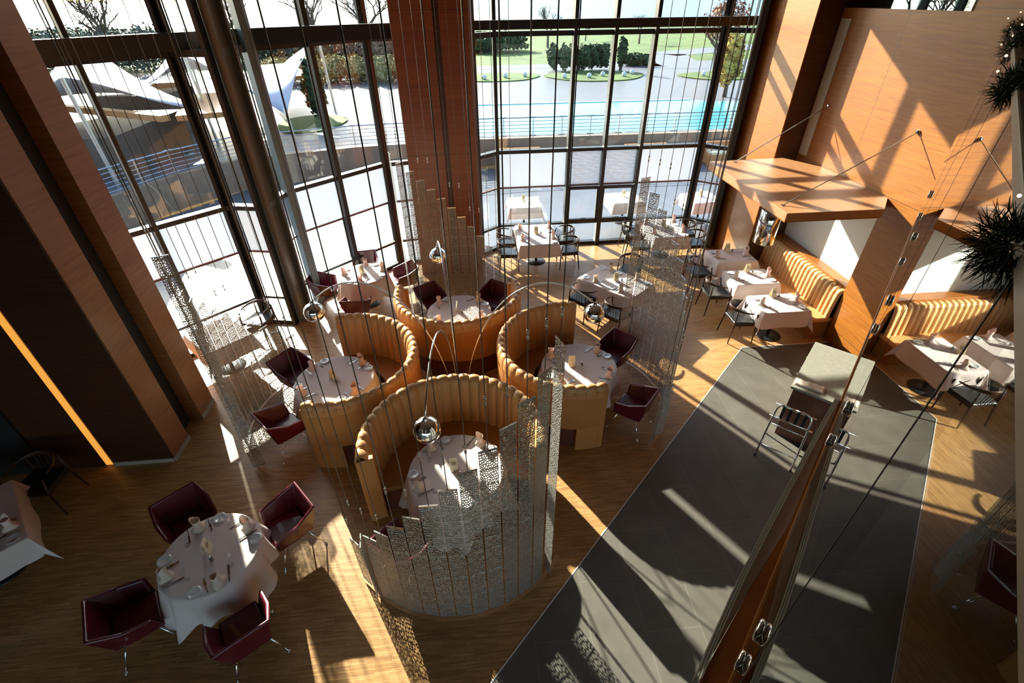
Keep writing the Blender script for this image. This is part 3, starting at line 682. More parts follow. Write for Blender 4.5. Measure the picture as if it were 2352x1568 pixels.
def mk_plate():
    o = MB().lathe([(0.0, 0.006), (0.040, 0.006), (0.052, 0.012), (0.072, 0.016), (0.073, 0.013), (0.05, 0.004), (0.045, 0.0), (0.0, 0.0)], 32).build('side_plate', M_['plate'], smooth=True)
    o['category'] = 'plate'; return o
def mk_knife():
    t = empty('knife', cat='knife')
    MB().box((0, -.055, .006), (.012, .09, .008)).build('handle', M_['cutlery'], t, bevel=.003)
    MB().prism([(-.006, -.01), (.009, -.005), (.010, .09), (.004, .115), (-.006, .10)], .004, .0065).build('blade', M_['cutlery'], t); return t
def mk_fork():
    t = empty('fork', cat='fork')
    MB().box((0, -.05, .006), (.010, .10, .006)).build('handle', M_['cutlery'], t, bevel=.002)
    m = MB().box((0, .02, .008), (.022, .04, .003))
    for x in (-.009, -.003, .003, .009): m.box((x, .065, .008), (.0028, .055, .0025))
    m.build('tines', M_['cutlery'], t); return t
def mk_glass():
    t = empty('wine_glass', cat='glass')
    MB().lathe([(0.0, .003), (.030, .002), (.030, .0), (0.0, 0)], 20).build('foot', M_['wineglass'], t, smooth=True)
    MB().tube([(0, 0, .002), (0, 0, .08)], .0035, 8).build('stem', M_['wineglass'], t, smooth=True)
    MB().lathe([(.0035, .078), (.022, .088), (.034, .115), (.036, .145), (.031, .185)], 20).build('bowl', M_['wineglass'], t, smooth=True); return t
PRS = {'napkin': Proto(mk_napkin('napkin')), 'napw': Proto(mk_napkin('napkin_w')), 'plate': Proto(mk_plate), 'knife': Proto(mk_knife), 'fork': Proto(mk_fork), 'glass': Proto(mk_glass)}
TZ = 0.755
def place(cx, cy, ang, rr, where, nap='napkin', scale=1.0, glass=True):
    # ang: direction from the table middle to the diner
    c, s = math.cos(ang), math.sin(ang)
    def at(x, y): return (cx + (rr - y) * c - x * s * -1 * -1, cy + (rr - y) * s + x * c, TZ)
    rz = ang + PI / 2
    def put(k, name, x, y, r=0, lab='', g=''):
        PRS[k].put(at(x, y), rz + r, '%s at the %s' % (lab, where), g)
    j = lambda a: random.uniform(-a, a)
    put(nap, 'n', 0.02 + j(.02), .085, j(.8), 'salmon folded napkin' if nap == 'napkin' else 'cream folded napkin', 'folded napkins')
    put('plate', 'p', -.20, .10 + j(.01), 0, 'small white side plate', 'side plates')
    put('knife', 'k', .13, .13, PI / 2 * 0 + j(.1), 'steel knife', 'knives')
    put('fork', 'f', -.09, .13, j(.1), 'steel fork', 'forks')
    if glass: put('glass', 'g', .17, .24 + j(.02), 0, 'clear wine glass', 'wine glasses')
RA = {'near': [(125, 'upper left'), (42, 'upper right'), (212, 'lower left'), (300, 'lower right')], 'far': [(178, 'left'), (88, 'top'), (10, 'right'), (268, 'bottom')],
      'front': [(128, 'upper left'), (52, 'upper right'), (205, 'left'), (-55, 'lower right')], 'left': [(140, 'upper left'), (45, 'upper right'), (215, 'lower left'), (-45, 'lower right')],
      'back': [(138, 'upper left'), (42, 'upper right'), (222, 'lower left'), (-42, 'lower right')], 'right': [(142, 'upper left'), (42, 'upper right'), (225, 'lower left'), (-38, 'lower right')]}
for k_, L_ in RA.items():
    (cx, cy), r, _ = RT[k_]
    for a, nm in L_: place(cx, cy, rad(a), r, '%s place of the %s' % (nm, SHORT[k_]), 'napw' if k_ in ('near', 'front') else 'napkin')
SQ = SQN
def sqplace(k_, lx, ly, ang, nm, edge, nap='napkin'):
    (cx, cy), LX, LY, rz, _ = QT[k_]; R_ = rad(rz)
    x = cx + lx * math.cos(R_) - ly * math.sin(R_); y = cy + lx * math.sin(R_) + ly * math.cos(R_)
    place(x, y, rad(ang) + R_, edge, '%s place of the %s' % (nm, SQ[k_]), nap)
for k_ in ('bench_far', 'bench_mid', 'bench_near'):
    sqplace(k_, 0, 0, 180, 'left', 0.45, 'napw'); sqplace(k_, 0, 0, 0, 'right', 0.45)
for k_ in ('centre', 'corner'):
    for ly, nm in ((0.33, 'back'), (-0.33, 'front')):
        sqplace(k_, 0, ly, 180, nm + ' left', 0.47); sqplace(k_, 0, ly, 0, nm + ' right', 0.47)
for ly, nm in ((0.33, 'upper'), (-0.33, 'lower')):
    sqplace('diag', 0, ly, 180, nm + ' left', 0.42, 'napw'); sqplace('diag', 0, ly, 0, nm + ' right', 0.42, 'napw')
sqplace('dark', 0, -0.3, 0, 'right', 0.46)
# menu cards and shakers
def mk_card():
    t = empty('menu_card', cat='menu card'); m = MB()
    for s_ in (-1, 1): m.box((0, s_ * .022, .095), (.10, .003, .19), R=Matrix.Rotation(rad(s_ * 12), 3, 'X'))
    m.build('card', M_['paper'], t)
    m = MB()
    for i, w_ in enumerate((.05, .07, .06, .07, .04, .07, .05)): m.box((0, -.0262 - .0, .14 - i * .014), (w_, .0012, .004), R=Matrix.Rotation(rad(-12), 3, 'X'))
    for i in range(7): pass
    m.build('printed_lines', M_['ink'], t); return t
def mk_shaker():
    t = empty('salt_shaker', cat='shaker'); MB().lathe([(0, 0), (.018, 0), (.016, .04), (.012, .055), (0, .055)], 14).build('body', M_['pepper'], t, smooth=True)
    MB().lathe([(.0125, .055), (.012, .066), (0, .072)], 14).build('cap', M_['chrome'], t, smooth=True); return t
PK = Proto(mk_card); PS = Proto(mk_shaker)
for k_, (c, r, ds) in RT.items():
    a = {'near': 100, 'far': 70, 'front': 5, 'left': 75, 'back': 95, 'right': 175}[k_]
    PK.put((c[0] + (-.03 if k_ != 'right' else -.12), c[1] + .03, TZ), rad(a), 'cream menu card standing mid-table on the ' + SHORT[k_], 'menu cards')
    PS.put((c[0] + .05, c[1] - .08 if k_ != 'right' else c[1] + .02, TZ), 0, 'grey shaker beside the menu card on the ' + SHORT[k_], 'shakers')
for k_, off in (('bench_far', .25), ('bench_mid', .22), ('bench_near', .25), ('centre', .05), ('corner', .05), ('diag', .0)):
    (c, lx, ly, rz, _) = QT[k_]
    PK.put((c[0] + .0, c[1] + off, TZ), rad(5 + rz * 0), 'cream menu card standing on the ' + SQ[k_], 'menu cards')
    PS.put((c[0] + .12, c[1] + off - .03, TZ), 0, 'grey shaker beside the menu card on the ' + SQ[k_], 'shakers')

# ------------------------------------------------------------------ hanging pierced screens
ORD = ['tallest', 'second tallest', 'third tallest', 'fourth tallest', 'fifth tallest', 'sixth tallest', 'seventh tallest', 'seventh shortest', 'sixth shortest', 'fifth shortest', 'fourth shortest', 'third shortest', 'second shortest', 'shortest']
SCR = [('front', (-0.40, 4.12), -90), ('right', (1.60, 6.07), 0), ('back', (-0.36, 7.99), 90), ('left', (-2.35, 6.13), 180)]
SR = 1.475
def make_strip(k):
    zt = 3.45 - 0.198 * k; z0 = 0.05; w_ = 0.168
    t = empty('hanging_screen_strip', cat='screen')
    MB().bx(-w_ / 2, w_ / 2, -.0015, .0015, 0, zt - z0).build('pierced_sheet', M_['filigree'], t, loc=(0, 0, z0))
    m = MB(); m.bx(-w_ / 2, w_ / 2, -.006, .006, zt - .006, zt + .006)
    m.build('top_bar', M_['steel'], t)
    MB().bx(-w_ / 2, w_ / 2, -.005, .005, z0 - .008, z0).build('bottom_bar', M_['steel'], t)
    MB().tube([(0, 0, zt), (0, 0, TOP)], .0045, 6).build('cable', M_['cable'], t)
    z = zt + 0.28 + 0.9 * ((k * 37) % 5) / 5 * 0.5
    m = MB(); m.lathe([(.0, -.05), (.010, -.045), (.012, -.02), (.006, -.01), (.006, .01), (.012, .02), (.010, .045), (0, .05)], 10, (0, 0, z)); m.build('turnbuckle', M_['steel'], t, smooth=True)
    return t
for i_, (nm, c, mid) in enumerate(SCR):      # the track of each screen let into the floor
    vs = []; n = 40
    for i in range(n + 1):
        a = rad(mid - 55 + 110 * i / n)
        for r_, z in ((1.45, 0), (1.45, .006), (1.50, .006), (1.50, 0)): vs.append((c[0] + r_ * math.cos(a), c[1] + r_ * math.sin(a), z))
    struct(MB().add(vs, [(i * 4 + j, i * 4 + j + 1, i * 4 + j + 5, i * 4 + j + 4) for i in range(n) for j in range(3)]).build('trim_%d' % (20 + i_), M_['tracks']))
for k in range(14):
    pr = Proto(lambda k=k: make_strip(k))
    for nm, c, mid in SCR:
        a = mid + 45 - 7.2 * k; p = (c[0] + SR * math.cos(rad(a)), c[1] + SR * math.sin(rad(a)), 0)
        pr.put(p, rad(a - 90 + (64 if k == 0 else -40 if k == 12 else 5 if k % 2 else -3)), '%s pierced metal strip of the %s hanging screen' % (ORD[k], nm), '%s hanging screen' % nm)

# ------------------------------------------------------------------ arching floor lamp between the booths
lp = empty('arching_floor_lamp', (GC[0], GC[1], 0), 0, 'four-armed arching floor lamp with mirror globes rising between the booths', 'lamp')
MB().lathe([(0, 0), (.20, 0), (.20, .02), (.06, .04), (0, .04)], 32).build('base', M_['steel'], lp, smooth=True)
GL = {'left': (-1.99, .09), 'right': (2.03, -.38), 'back': (-.26, 1.77), 'front': (-.23, -2.43)}
for nm, (gx, gy) in GL.items():
    l = math.hypot(gx, gy); ux, uy = gx / l, gy / l; pts = []
    A = (0.10, 0.0, 0.03); B = (0.16, 0, 1.9); Cc = (l * .55, 0, 3.05 if nm != 'front' else 3.15); D = (l, 0, 2.16)
    for i in range(25):
        t = i / 24; q = [(1 - t) ** 3 * A[j] + 3 * (1 - t) ** 2 * t * B[j] + 3 * (1 - t) * t * t * Cc[j] + t ** 3 * D[j] for j in range(3)]
        pts.append((q[0] * ux, q[0] * uy, q[2]))
    ar = MB().tube(pts, .011, 8).build('curved_arm', M_['steel'], lp, smooth=True)
    g_ = MB().sphere((gx, gy, 2.0), .148, 40, 24).build('mirror_globe', M_['chrome'], lp, smooth=True)
    MB().lathe([(.03, .0), (.028, .03), (.012, .04)], 16, (gx, gy, 2.14)).build('collar', M_['steel'], g_, smooth=True)

# ------------------------------------------------------------------ stone console and chrome chair
cr, cs_ = math.cos(rad(45)), math.sin(rad(45))
co = empty('console_counter', (5.29, 5.21, 0), rad(45), 'tall console counter with pale stone top beside the tiled aisle', 'counter')
MB().bx(-.72, .72, -.38, .38, .96, 1.0).build('stone_top', M_['stone'], co, bevel=.003)
MB().bx(-.66, .68, -.34, .34, 0.0, .96).build('cabinet', M_['plinth'], co)
for x in (-.55, .0, .55): MB().sphere((x * .6, .385, .9), .012, 8, 6).build('stud', M_['chrome'], co)
def cpt(x, y): return (5.29 + (x * cr - y * cs_), 5.21 + (x * cs_ + y * cr))
q = cpt(-.50, .20)
m = MB(); vs = []; nx = 14
for i in range(nx + 1):
    for j in range(5): vs.append((-.19 + .38 * i / nx, -.075 + .15 * j / 4, .022 + .006 * math.sin(i * 1.7 + j) + .004 * math.sin(j * 2.1 + i * .6)))
m.add(vs, [(i * 5 + j, (i + 1) * 5 + j, (i + 1) * 5 + j + 1, i * 5 + j + 1) for i in range(nx) for j in range(4)])
o = m.build('rolled_napkin', M_['napkin_w'], smooth=True, loc=(q[0] - .02, q[1] - .06, 1.0), rz=rad(-42)); so_ = o.modifiers.new('thick', 'SOLIDIFY'); so_.thickness = .022; so_.offset = -1
tag(o, 'pale pink cloth roll lying on the stone console top', 'napkin')
ch = empty('chrome_rack', (4.31, 4.49, 0), rad(-44), 'chrome tube rack with black straps standing before the console', 'rack')
for sx in (-1, 1):
    pts = [(sx * .25, -.12, .0), (sx * .235, -.06, .62), (sx * .225, -.03, .90), (sx * .20, -.02, .985), (sx * .15, -.018, 1.0), (0, -.018, 1.0)]
    MB().tube(pts, .014, 10).build('back_upright', M_['chrome'], ch, smooth=True)
    MB().tube([(sx * .235, -.05, .66), (sx * .235, .36, .66), (sx * .25, .42, .62), (sx * .26, .45, 0)], .013, 10).build('leg', M_['chrome'], ch, smooth=True)
    for y in (-.12, .45): MB().lathe([(0, 0), (.02, 0), (.018, .02), (0, .02)], 10, (sx * (.25 if y < 0 else .26), y, 0)).build('foot', M_['steel_dk'], ch)
MB().tube([(-.28, -.05, .78), (.28, -.05, .78)], .011, 8).build('lower_rail', M_['chrome'], ch, smooth=True)
MB().tube([(-.26, -.015, .985), (.26, -.015, .985)], .011, 8).build('top_rail', M_['chrome'], ch, smooth=True)
for x in (-.14, -.05, .05, .14): MB().bx(x - .018, x + .018, -.035, -.025, .78, .99).build('back_strap', M_['black'], ch)
MB().tube([(-.245, -.10, .25), (.245, -.10, .25)], .009, 8).build('stretcher', M_['chrome'], ch, smooth=True)
MB().tube([(-.255, .44, .25), (.255, .44, .25)], .009, 8).build('stretcher', M_['chrome'], ch, smooth=True)

# ------------------------------------------------------------------ balcony edge and glass balustrade
D_ = Vector((.70711, .70711, 0)); N_ = Vector((.70711, -.70711, 0))
def BA(al, off, dz=0): v = D_ * al + N_ * off; return (v.x, v.y, CAM_H + dz)
def bprism(pts, z0, z1): return MB().prism([BA(a, o)[:2] for a, o in pts], CAM_H + z0, CAM_H + z1)
struct(MB().prism([BA(-5, .14)[:2], BA(5.1, .14)[:2], BA(5.1, 4.4)[:2], (6.95, -.3), (6.95, -7.5), (-3.4, -7.5)], CAM_H - 1.56, CAM_H - 1.32).build('floor_balcony', M_['carpet']))
edge_strip = [(5.1, .105), (2.3, .1), (1.42, .1), (1.1, .068), (.82, .049), (.45, .035), (.2, .033), (-3, .033), (-3, .16), (5.1, .16)]
struct(bprism(edge_strip, -1.62, -1.55).build('trim_10', M_['cherry_plain']))
lens = [(.74, .030), (.90, .027), (1.11, .026), (1.33, .033), (1.6, .045), (1.9, .058), (2.1, .067), (2.25, .076), (2.25, .10), (1.42, .10), (1.1, .068), (.86, .050)]
struct(bprism(lens, -1.60, -1.552).build('trim_11', M_['channel'], bevel=.002))
rim = [(.74, .030), (.90, .027), (1.11, .026), (1.33, .033), (1.6, .045), (1.9, .058), (2.1, .067), (2.25, .076)]
for k in range(3):
    o_ = .0 + k * .007
    pr_ = [(a, o + o_) for a, o in rim] + [(a, o + o_ + .0035) for a, o in rim[::-1]]
    struct(bprism(pr_, -1.56, -1.548 + k * .001).build('trim_%d' % (12 + k), M_['rimglass']))
bal = empty('glass_balustrade', BA(0, .1, -1.42), 0, 'frameless glass balustrade along the balcony edge at the right', 'balustrade')
o0 = Vector(BA(0, .1, -1.42))
def loc(m): m.v = [tuple(Vector(v) - o0) for v in m.v]; return m
js = [-3.0, -2.1, -1.2, -.3, .6, 1.5, 2.4, 3.3, 4.2, 5.1]
for a, b in zip(js, js[1:]):
    loc(bprism([(a + .002, .1), (b - .002, .1), (b - .002, .112), (a + .002, .112)], -1.42, -.215)).build('glass_panel', M_['balglass'], bal)
    if b < 5: loc(bprism([(b - .0028, .0995), (b + .0028, .0995), (b + .0028, .1125), (b - .0028, .1125)], -1.42, -.215)).build('gasket', M_['darkgap'], bal)
    for zz in (-1.13, -1.285):
        c = Vector(BA(b + .11, .1, zz)) - o0
        m = MB().tube([c - N_ * .013, c - N_ * .010, c - N_ * .001], [.020, .026, .026], 20); m.tube([c + N_ * .013, c + N_ * .05], .014, 12)
        if b < 5: m.build('standoff_button', M_['chrome'], bal, smooth=True)
loc(bprism([(-3.0, .098), (5.1, .098), (5.1, .165), (-3.0, .165)], -.215, -.19)).build('handrail', M_['rail'], bal, bevel=.004)
struct(bprism([(-3, .106), (5.1, .106), (5.1, .138), (-3, .138)], -1.55, -1.42).build('trim_16', M_['cherry_plain']))
# fir garland wound on the handrail
gr = empty('fir_garland', BA(0, .13, -.2), 0, 'dark fir garland with red flowers and fairy lights wound on the handrail', 'garland')
o1 = Vector(BA(0, .13, -.2)); rg = random.Random(3)
m = MB(); lights = MB(); flw = MB()
def needles(cen, r, n, ln=.035):
    for _ in range(n):
        d = Vector((rg.gauss(0, 1), rg.gauss(0, 1), rg.gauss(0, 1))).normalized(); p = Vector(cen) + d * r * rg.uniform(.2, 1)
        t = (d + Vector((rg.gauss(0, .5), rg.gauss(0, .5), rg.gauss(0, .5)))).normalized(); u = t.cross(Vector((rg.random(), rg.random(), rg.random()))).normalized() * (.0007 if ln < .02 else .0014)
        e = p + t * ln * rg.uniform(.6, 1.2); m.add([p - u, p + u, e + u * .3, e - u * .3], [(0, 1, 2, 3)])
for i in range(64):
    al = .62 + i * .065; ph = al * 5.0
    if .80 < al < 1.15: continue
    c = Vector(BA(al, .14 + .045 * math.cos(ph), -.20 + .055 * math.sin(ph))) - o1
    needles(c, .035, 620 if al < 1.6 else (150 if al < 3 else 60), .017 if al < 1.6 else .03)
    if i % 3 == 0: lights.sphere(tuple(c + Vector((rg.uniform(-.02, .02), rg.uniform(-.02, .02), .045)) - N_ * .03), .0016 if al < 1.6 else .0028, 8, 5)
for al in (1.9, 3.0):
    c = Vector(BA(al, .12, -.16)) - o1
    for j in range(7):
        a = 2 * PI * j / 7; t = D_ * math.cos(a) + (N_ * -.3 + Vector((0, 0, .95))) * math.sin(a); u = N_ * .6 + t.cross(N_) * .35
        flw.add([c, c + t * .04 + t.cross(N_) * .018, c + t * .085, c + t * .04 - t.cross(N_) * .018], [(0, 1, 2, 3)])
nd = m.build('needles', M_['needle'], gr); nd['kind'] = 'stuff'
lights.build('fairy_lights', M_['fairy'], gr); flw.build('red_flowers', M_['poin'], gr)
# ------------------------------------------------------------------ outside
G = {}
G['terrace'] = plain('terrace_stone', (0.125, 0.13, 0.15), 0.38, noise=0.22, nscale=1.6)
G['plaza'] = plain('plaza_paving', (0.125, 0.12, 0.13), 0.45, noise=0.12, nscale=0.5)
G['wallst'] = plain('retaining_wall_stone', (0.26, 0.19, 0.14), 0.6, noise=0.3, nscale=2)
G['water'] = plain('pool_water', (0.075, 0.31, 0.36), 0.12, noise=0.06, nscale=0.6, spec=0.15)
G['lake'] = plain('lake_water', (0.05, 0.10, 0.15), 0.35, noise=0.10, nscale=0.05, bump=0.6)
G['grass'] = foliage('grass', (0.040, 0.080, 0.008), (0.085, 0.135, 0.018), 0.5)
G['hedge'] = foliage('hedge_leaves', (0.015, 0.035, 0.012), (0.05, 0.085, 0.03), 3)
G['reed'] = foliage('reeds', (0.16, 0.14, 0.05), (0.34, 0.28, 0.12), 2)
G['belt'] = foliage('grey_green_scrub', (0.05, 0.06, 0.045), (0.13, 0.14, 0.10), 1.5)
G['rust'] = foliage('rusty_scrub', (0.16, 0.09, 0.06), (0.28, 0.17, 0.11), 1.5)
G['gold'] = foliage('golden_leaves', (0.35, 0.20, 0.04), (0.55, 0.38, 0.10), 2)
G['bark'] = plain('bark', (0.10, 0.075, 0.055), 0.9, noise=0.3)
G['sail'] = plain('white_membrane', (0.45, 0.48, 0.56), 0.6)
G['deck'] = plain('orange_cedar', (0.50, 0.22, 0.08), 0.5, noise=0.15, nscale=2)
G['brownst'] = plain('brown_stone', (0.10, 0.075, 0.06), 0.7, noise=0.3, nscale=3)
def setting(o): o['kind'] = 'structure'; return o
setting(MB().prism([(-40, -10), (-8.2, -10), (-8.2, 6.2), (-4.55, 9.45), (-3.9, 9.4), (-3.7, 10.2), (-2.0, 11.95), (0.1, 12.2), (0.7, 12.6), (5.95, 12.62), (7.6, 11.9), (40, 11.9), (40, 20.5), (-4, 20.0), (-8.1, 18.8), (-10.6, 14.9), (-14, 8), (-40, 0)], -0.3, -0.03).build('ground_terrace', G['terrace']))
edge = [(-40, -2), (-14, 8), (-10.6, 14.9), (-9.6, 17.0), (-8.1, 18.8), (-4.3, 19.9), (0.3, 20.5), (40, 20.5)]
m = MB()
for a, b in zip(edge, edge[1:]): m.seg(a, b, 0, .25, -.03, 1.02, off=-.1)
setting(m.build('wall_terrace', G['wallst']))
m = MB(); m.prism([(-40, -1.8), (-14, 8.2), (-10.7, 15.1), (-9.7, 17.2), (-8.1, 19.0), (-4.3, 20.1), (0.3, 20.7), (40, 20.7), (60, 46), (-60, 46)], 0.7, 0.98)
setting(m.build('ground_plaza', G['plaza']))
setting(MB().prism([(-90, 45), (90, 45), (140, 98), (-20, 112), (-90, 130)], 0.6, 0.97).build('ground_lawn', G['grass']))
setting(MB().prism([(-1500, 90), (1500, 90), (1500, 2400), (-1500, 2400)], -0.2, 0.2).build('ground_lake', G['lake']))
m = MB(); m.seg((16.5, 41), (19, 52), 0, 4.5, 0.96, 0.99); m.seg((19, 52), (40, 62), 0, 4, 0.96, 0.99); m.seg((0, 44.5), (16, 44.0), 0, 2.2, 0.96, 0.99)
setting(m.build('ground_path', G['plaza']))
pw = empty('swimming_pool', (6, 24, 1.0), 0, 'pale turquoise swimming pool beyond the terrace railing', 'pool')
MB().prism([(-5.7, -3.2), (12.0, -3.2), (12.0, 2.6), (6.8, 3.4), (6.2, 3.9), (-5.6, 4.0)], -.1, .0).build('pool_water', G['water'], pw)
m = MB(); m.seg((-5.7, -3.19), (12, -3.19), 0, .12, -.1, .04); m.seg((-5.6, 4.05), (6.2, 3.95), 0, .12, -.1, .04); m.build('coping', M_['white'], pw)
def island(name, c, rx, ry, lab):
    n = 40; pts = [(c[0] + rx * math.cos(2 * PI * i / n) * (1 + .08 * math.sin(6 * PI * i / n)), c[1] + ry * math.sin(2 * PI * i / n)) for i in range(n)]
    o = MB().prism(pts, 0.95, 1.04).build(name, G['grass']); tag(o, lab, 'lawn'); return o
island('grass_island', (9.3, 38.0), 3.5, 2.6, 'green grass island with white balls beyond the pool, in the middle')
island('grass_island', (2.3, 38.6), 3.1, 2.2, 'green grass island beyond the pool, beside the wooden pillar')
island('grass_island', (17.6, 36.6), 2.6, 2.0, 'green grass island beyond the pool, at the right under the tree')
island('grass_island', (-7.1, 24.6), 1.5, 1.9, 'small grass island with a thin conifer, left of the wooden pillar')
bl = Proto(lambda: tag(MB().sphere((0, 0, .15), .17, 16, 10).build('garden_ball', M_['plate'], smooth=True), cat='ball lamp'))
for i, (x, y, lab) in enumerate([(6.9, 37.0, 'far left of the middle grass island'), (8.6, 36.9, 'left middle of the middle grass island'), (9.7, 37.5, 'centre of the middle grass island'), (11.1, 37.1, 'right part of the middle grass island'), (12.0, 38.2, 'right end of the middle grass island'),
        (2.9, 37.9, 'right part of the grass island by the pillar'), (1.4, 37.3, 'left part of the grass island by the pillar'), (4.3, 38.2, 'right end of the grass island by the pillar'), (16.5, 36.4, 'left part of the right grass island'), (18.4, 36.2, 'right part of the right grass island')]):
    bl.put((x, y, 1.03), 0, 'white garden ball on the ' + lab, 'white garden balls')
def leafmass(c, r, n, rnd, sz=.12, m=None, hollow=.55):
    m = m or MB()
    for _ in range(n):
        d = Vector((rnd.gauss(0, 1), rnd.gauss(0, 1), rnd.gauss(0, 1))).normalized(); k = rnd.uniform(hollow, 1) * (1 + .15 * math.sin(5 * d.x + 4 * d.z + c[0]))
        p = Vector((c[0] + d.x * r[0] * k, c[1] + d.y * r[1] * k, c[2] + d.z * r[2] * k)); a = Vector((rnd.gauss(0, 1), rnd.gauss(0, 1), rnd.gauss(0, 1))).normalized() * sz; b = a.cross(d).normalized() * sz
        m.add([p - a, p + b, p + a, p - b], [(0, 1, 2, 3)])
    return m
def bush(name, c, r, mat, lab, cat='bush', n=1500, sz=.16, trunk=0.0, group=None, parts=1, seed=1):
    rnd = random.Random(seed); o = empty(name, (c[0], c[1], 0.95), 0, lab, cat, group); m = MB()
    for i in range(parts):
        ox = (i - (parts - 1) / 2) * (2 * r[0] / max(1, parts)) if parts > 1 else 0
        leafmass((ox, rnd.uniform(-.3, .3), trunk + r[2]), (r[0] / parts * 1.35 if parts > 1 else r[0], r[1], r[2]), n // parts, rnd, sz, m)
    m.build('foliage', G[mat], o)
    MB().tube([(0, 0, 0), (0, .0, trunk + r[2] * .8)], [.14, .06], 7).build('trunk', G['bark'], o)
    return o
def bare_tree(c, h, lab, seed, cat='tree', group='bare trees outside', mat='bark', spread=.55):
    rnd = random.Random(seed); o = empty('bare_tree', (c[0], c[1], 0.9), 0, lab, cat, group); m = MB(); tr = MB()
    def br(p, d, l, r, dep, mm):
        q = p + d * l; mm.tube([p, q], [r, r * .65], 5 if dep < 2 else 3, caps=False)
        if dep >= (6 if h > 7 else 5): return
        for _ in range(3 if dep < 4 else 2):
            nd = (d + Vector((rnd.gauss(0, spread), rnd.gauss(0, spread), rnd.uniform(-.05, .45)))).normalized()
            br(q - d * l * rnd.uniform(0, .3), nd, l * rnd.uniform(.6, .8), r * .6, dep + 1, m)
    br(Vector((0, 0, 0)), Vector((0, 0, 1)), h * .28, h * .03, 0, tr)
    m.build('branches', G[mat], o); tr.build('trunk', G['bark'], o); return o
bush('conifer_hedge', (8.8, 41.6), (2.3, 1.0, .85), 'hedge', 'row of dark upright conifers behind the middle grass island', 'hedge', 9000, .085, .1, parts=6, seed=2)
bush('cypress', (11.7, 40.2), (.35, .35, .95), 'hedge', 'slim dark cypress standing right of the conifer row', 'tree', 800, .12, .4, seed=3)
bush('low_shrub', (14.2, 44.0), (1.5, 1.0, .45), 'hedge', 'low dark shrub by the path right of the cypress', 'bush', 900, .14, 0, seed=4)
bush('golden_willow', (14.4, 28.6), (.6, .6, 1.25), 'gold', 'golden brown tall grass tree at the right end of the windows', 'tree', 1500, .13, .6, seed=5)
bush('dark_shrub', (3.0, 58), (4.2, 3.0, .9), 'hedge', 'wide dark bush on the lawn right of the pillar', 'bush', 3000, .15, 0, seed=6)
bush('reed_bed', (-7.2, 38.5), (6.0, 2.2, .8), 'reed', 'tawny reed bed behind the plaza left of the pillar', 'reeds', 14000, .085, 0, parts=7, seed=7)
bush('thin_conifer', (-6.9, 25.6), (.5, .5, 1.2), 'hedge', 'thin dark conifer on the small left grass island', 'tree', 700, .12, .2, seed=8)
bush('tree_belt', (-14, 52), (9, 3, 1.3), 'belt', 'dark belt of shrubs behind the reeds at the left', 'hedge', 12000, .13, 0, parts=6, seed=9)
bush('tree_belt', (-34, 48), (10, 4, 1.6), 'belt', 'dark belt of evergreens behind the white sails', 'hedge', 12000, .13, 0, parts=6, seed=10)
bush('brown_thicket', (-6.5, 49), (4, 2.5, 1.4), 'rust', 'reddish brown thicket between the reeds and the shrub belt', 'bush', 6000, .1, 0, seed=11)
for i, (x, y, h, lab) in enumerate([(9.5, 62, 7.5, 'large bare tree before the lake right of the pillar'), (20.5, 64, 6.0, 'bare tree before the lake in the middle of the right windows'), (31, 66, 7.5, 'bare tree before the lake near the right wall'), (15.5, 70, 4.5, 'small bare tree before the lake between two larger ones'),
        (-9, 56, 8.5, 'bare tree close left of the pillar'), (-15, 60, 8.5, 'second bare tree left of the pillar'), (-24, 62, 9, 'bare tree above the steel column'), (-34, 58, 9, 'bare tree above the white sails'), (-48, 60, 9, 'bare tree at the far left window'), (5.5, 70, 5, 'small bare tree hard against the right side of the pillar'), (-11.5, 47, 6.5, 'bare tree behind the reeds at the left'), (-19, 49, 7.5, 'twiggy bare tree between the steel column and the peaked sail'), (-28, 47, 7.5, 'twiggy bare tree behind the cedar roofs'), (-40, 45, 8, 'twiggy bare tree at the left beam end')]):
    bare_tree((x, y), h * (1.0 if x < 0 else .75), lab, 20 + i)
t = bare_tree((17.9, 37.2), 5.2, 'multi-stemmed tree with rusty crown on the right grass island', 40, group=None)
leafmass((0, 0, 3.4), (1.5, 1.5, 1.2), 900, random.Random(5), .09).build('rusty_crown', plain('rusty_leaves', (.22, .10, .06), .9, noise=.3), t)
for dx in (-.35, .3): MB().tube([(dx, 0, 0), (dx * 1.6, .1, 2.6)], [.09, .05], 6).build('stem', G['bark'], t)
# terrace railing: each post and the cables
def rail_run(pts, lab, z=1.0, step=1.15, h=.80):
    o = empty('terrace_railing', (pts[0][0], pts[0][1], z), 0, lab, 'railing'); ox = Vector((pts[0][0], pts[0][1], 0)); m = MB()
    for a, b in zip(pts, pts[1:]):
        a = Vector((*a, 0)) - ox; b = Vector((*b, 0)) - ox; l = (b - a).length
        for k in range(6): m.tube([a + Vector((0, 0, .13 + k * .13)), b + Vector((0, 0, .13 + k * .13))], .012 if k < 5 else .022, 5)
        n = max(1, int(l / step))
        for i in range(n):
            p = a.lerp(b, i / n); u = (b - a).normalized()
            q = MB().tube([p, p + Vector((0, 0, h))], .022, 6); q.tube([p - u * .13 + Vector((0, 0, h)), p + u * .13 + Vector((0, 0, h))], .015, 5); q.tube([p - u * .13 + Vector((0, 0, .12)), p + u * .13 + Vector((0, 0, .12))], .015, 5)
            q.build('post', M_['steel'], o)
    m.build('cables', M_['steel'], o); return o
rail_run([(0.3, 20.45), (26, 20.45)], 'steel cable railing along the near edge of the pool')
rail_run([(-12.5, 11.2), (-10.6, 14.9), (-9.6, 17.0), (-8.1, 18.8), (-4.3, 19.9), (0.3, 20.45)], 'steel cable railing curving round the terrace outside the left windows')
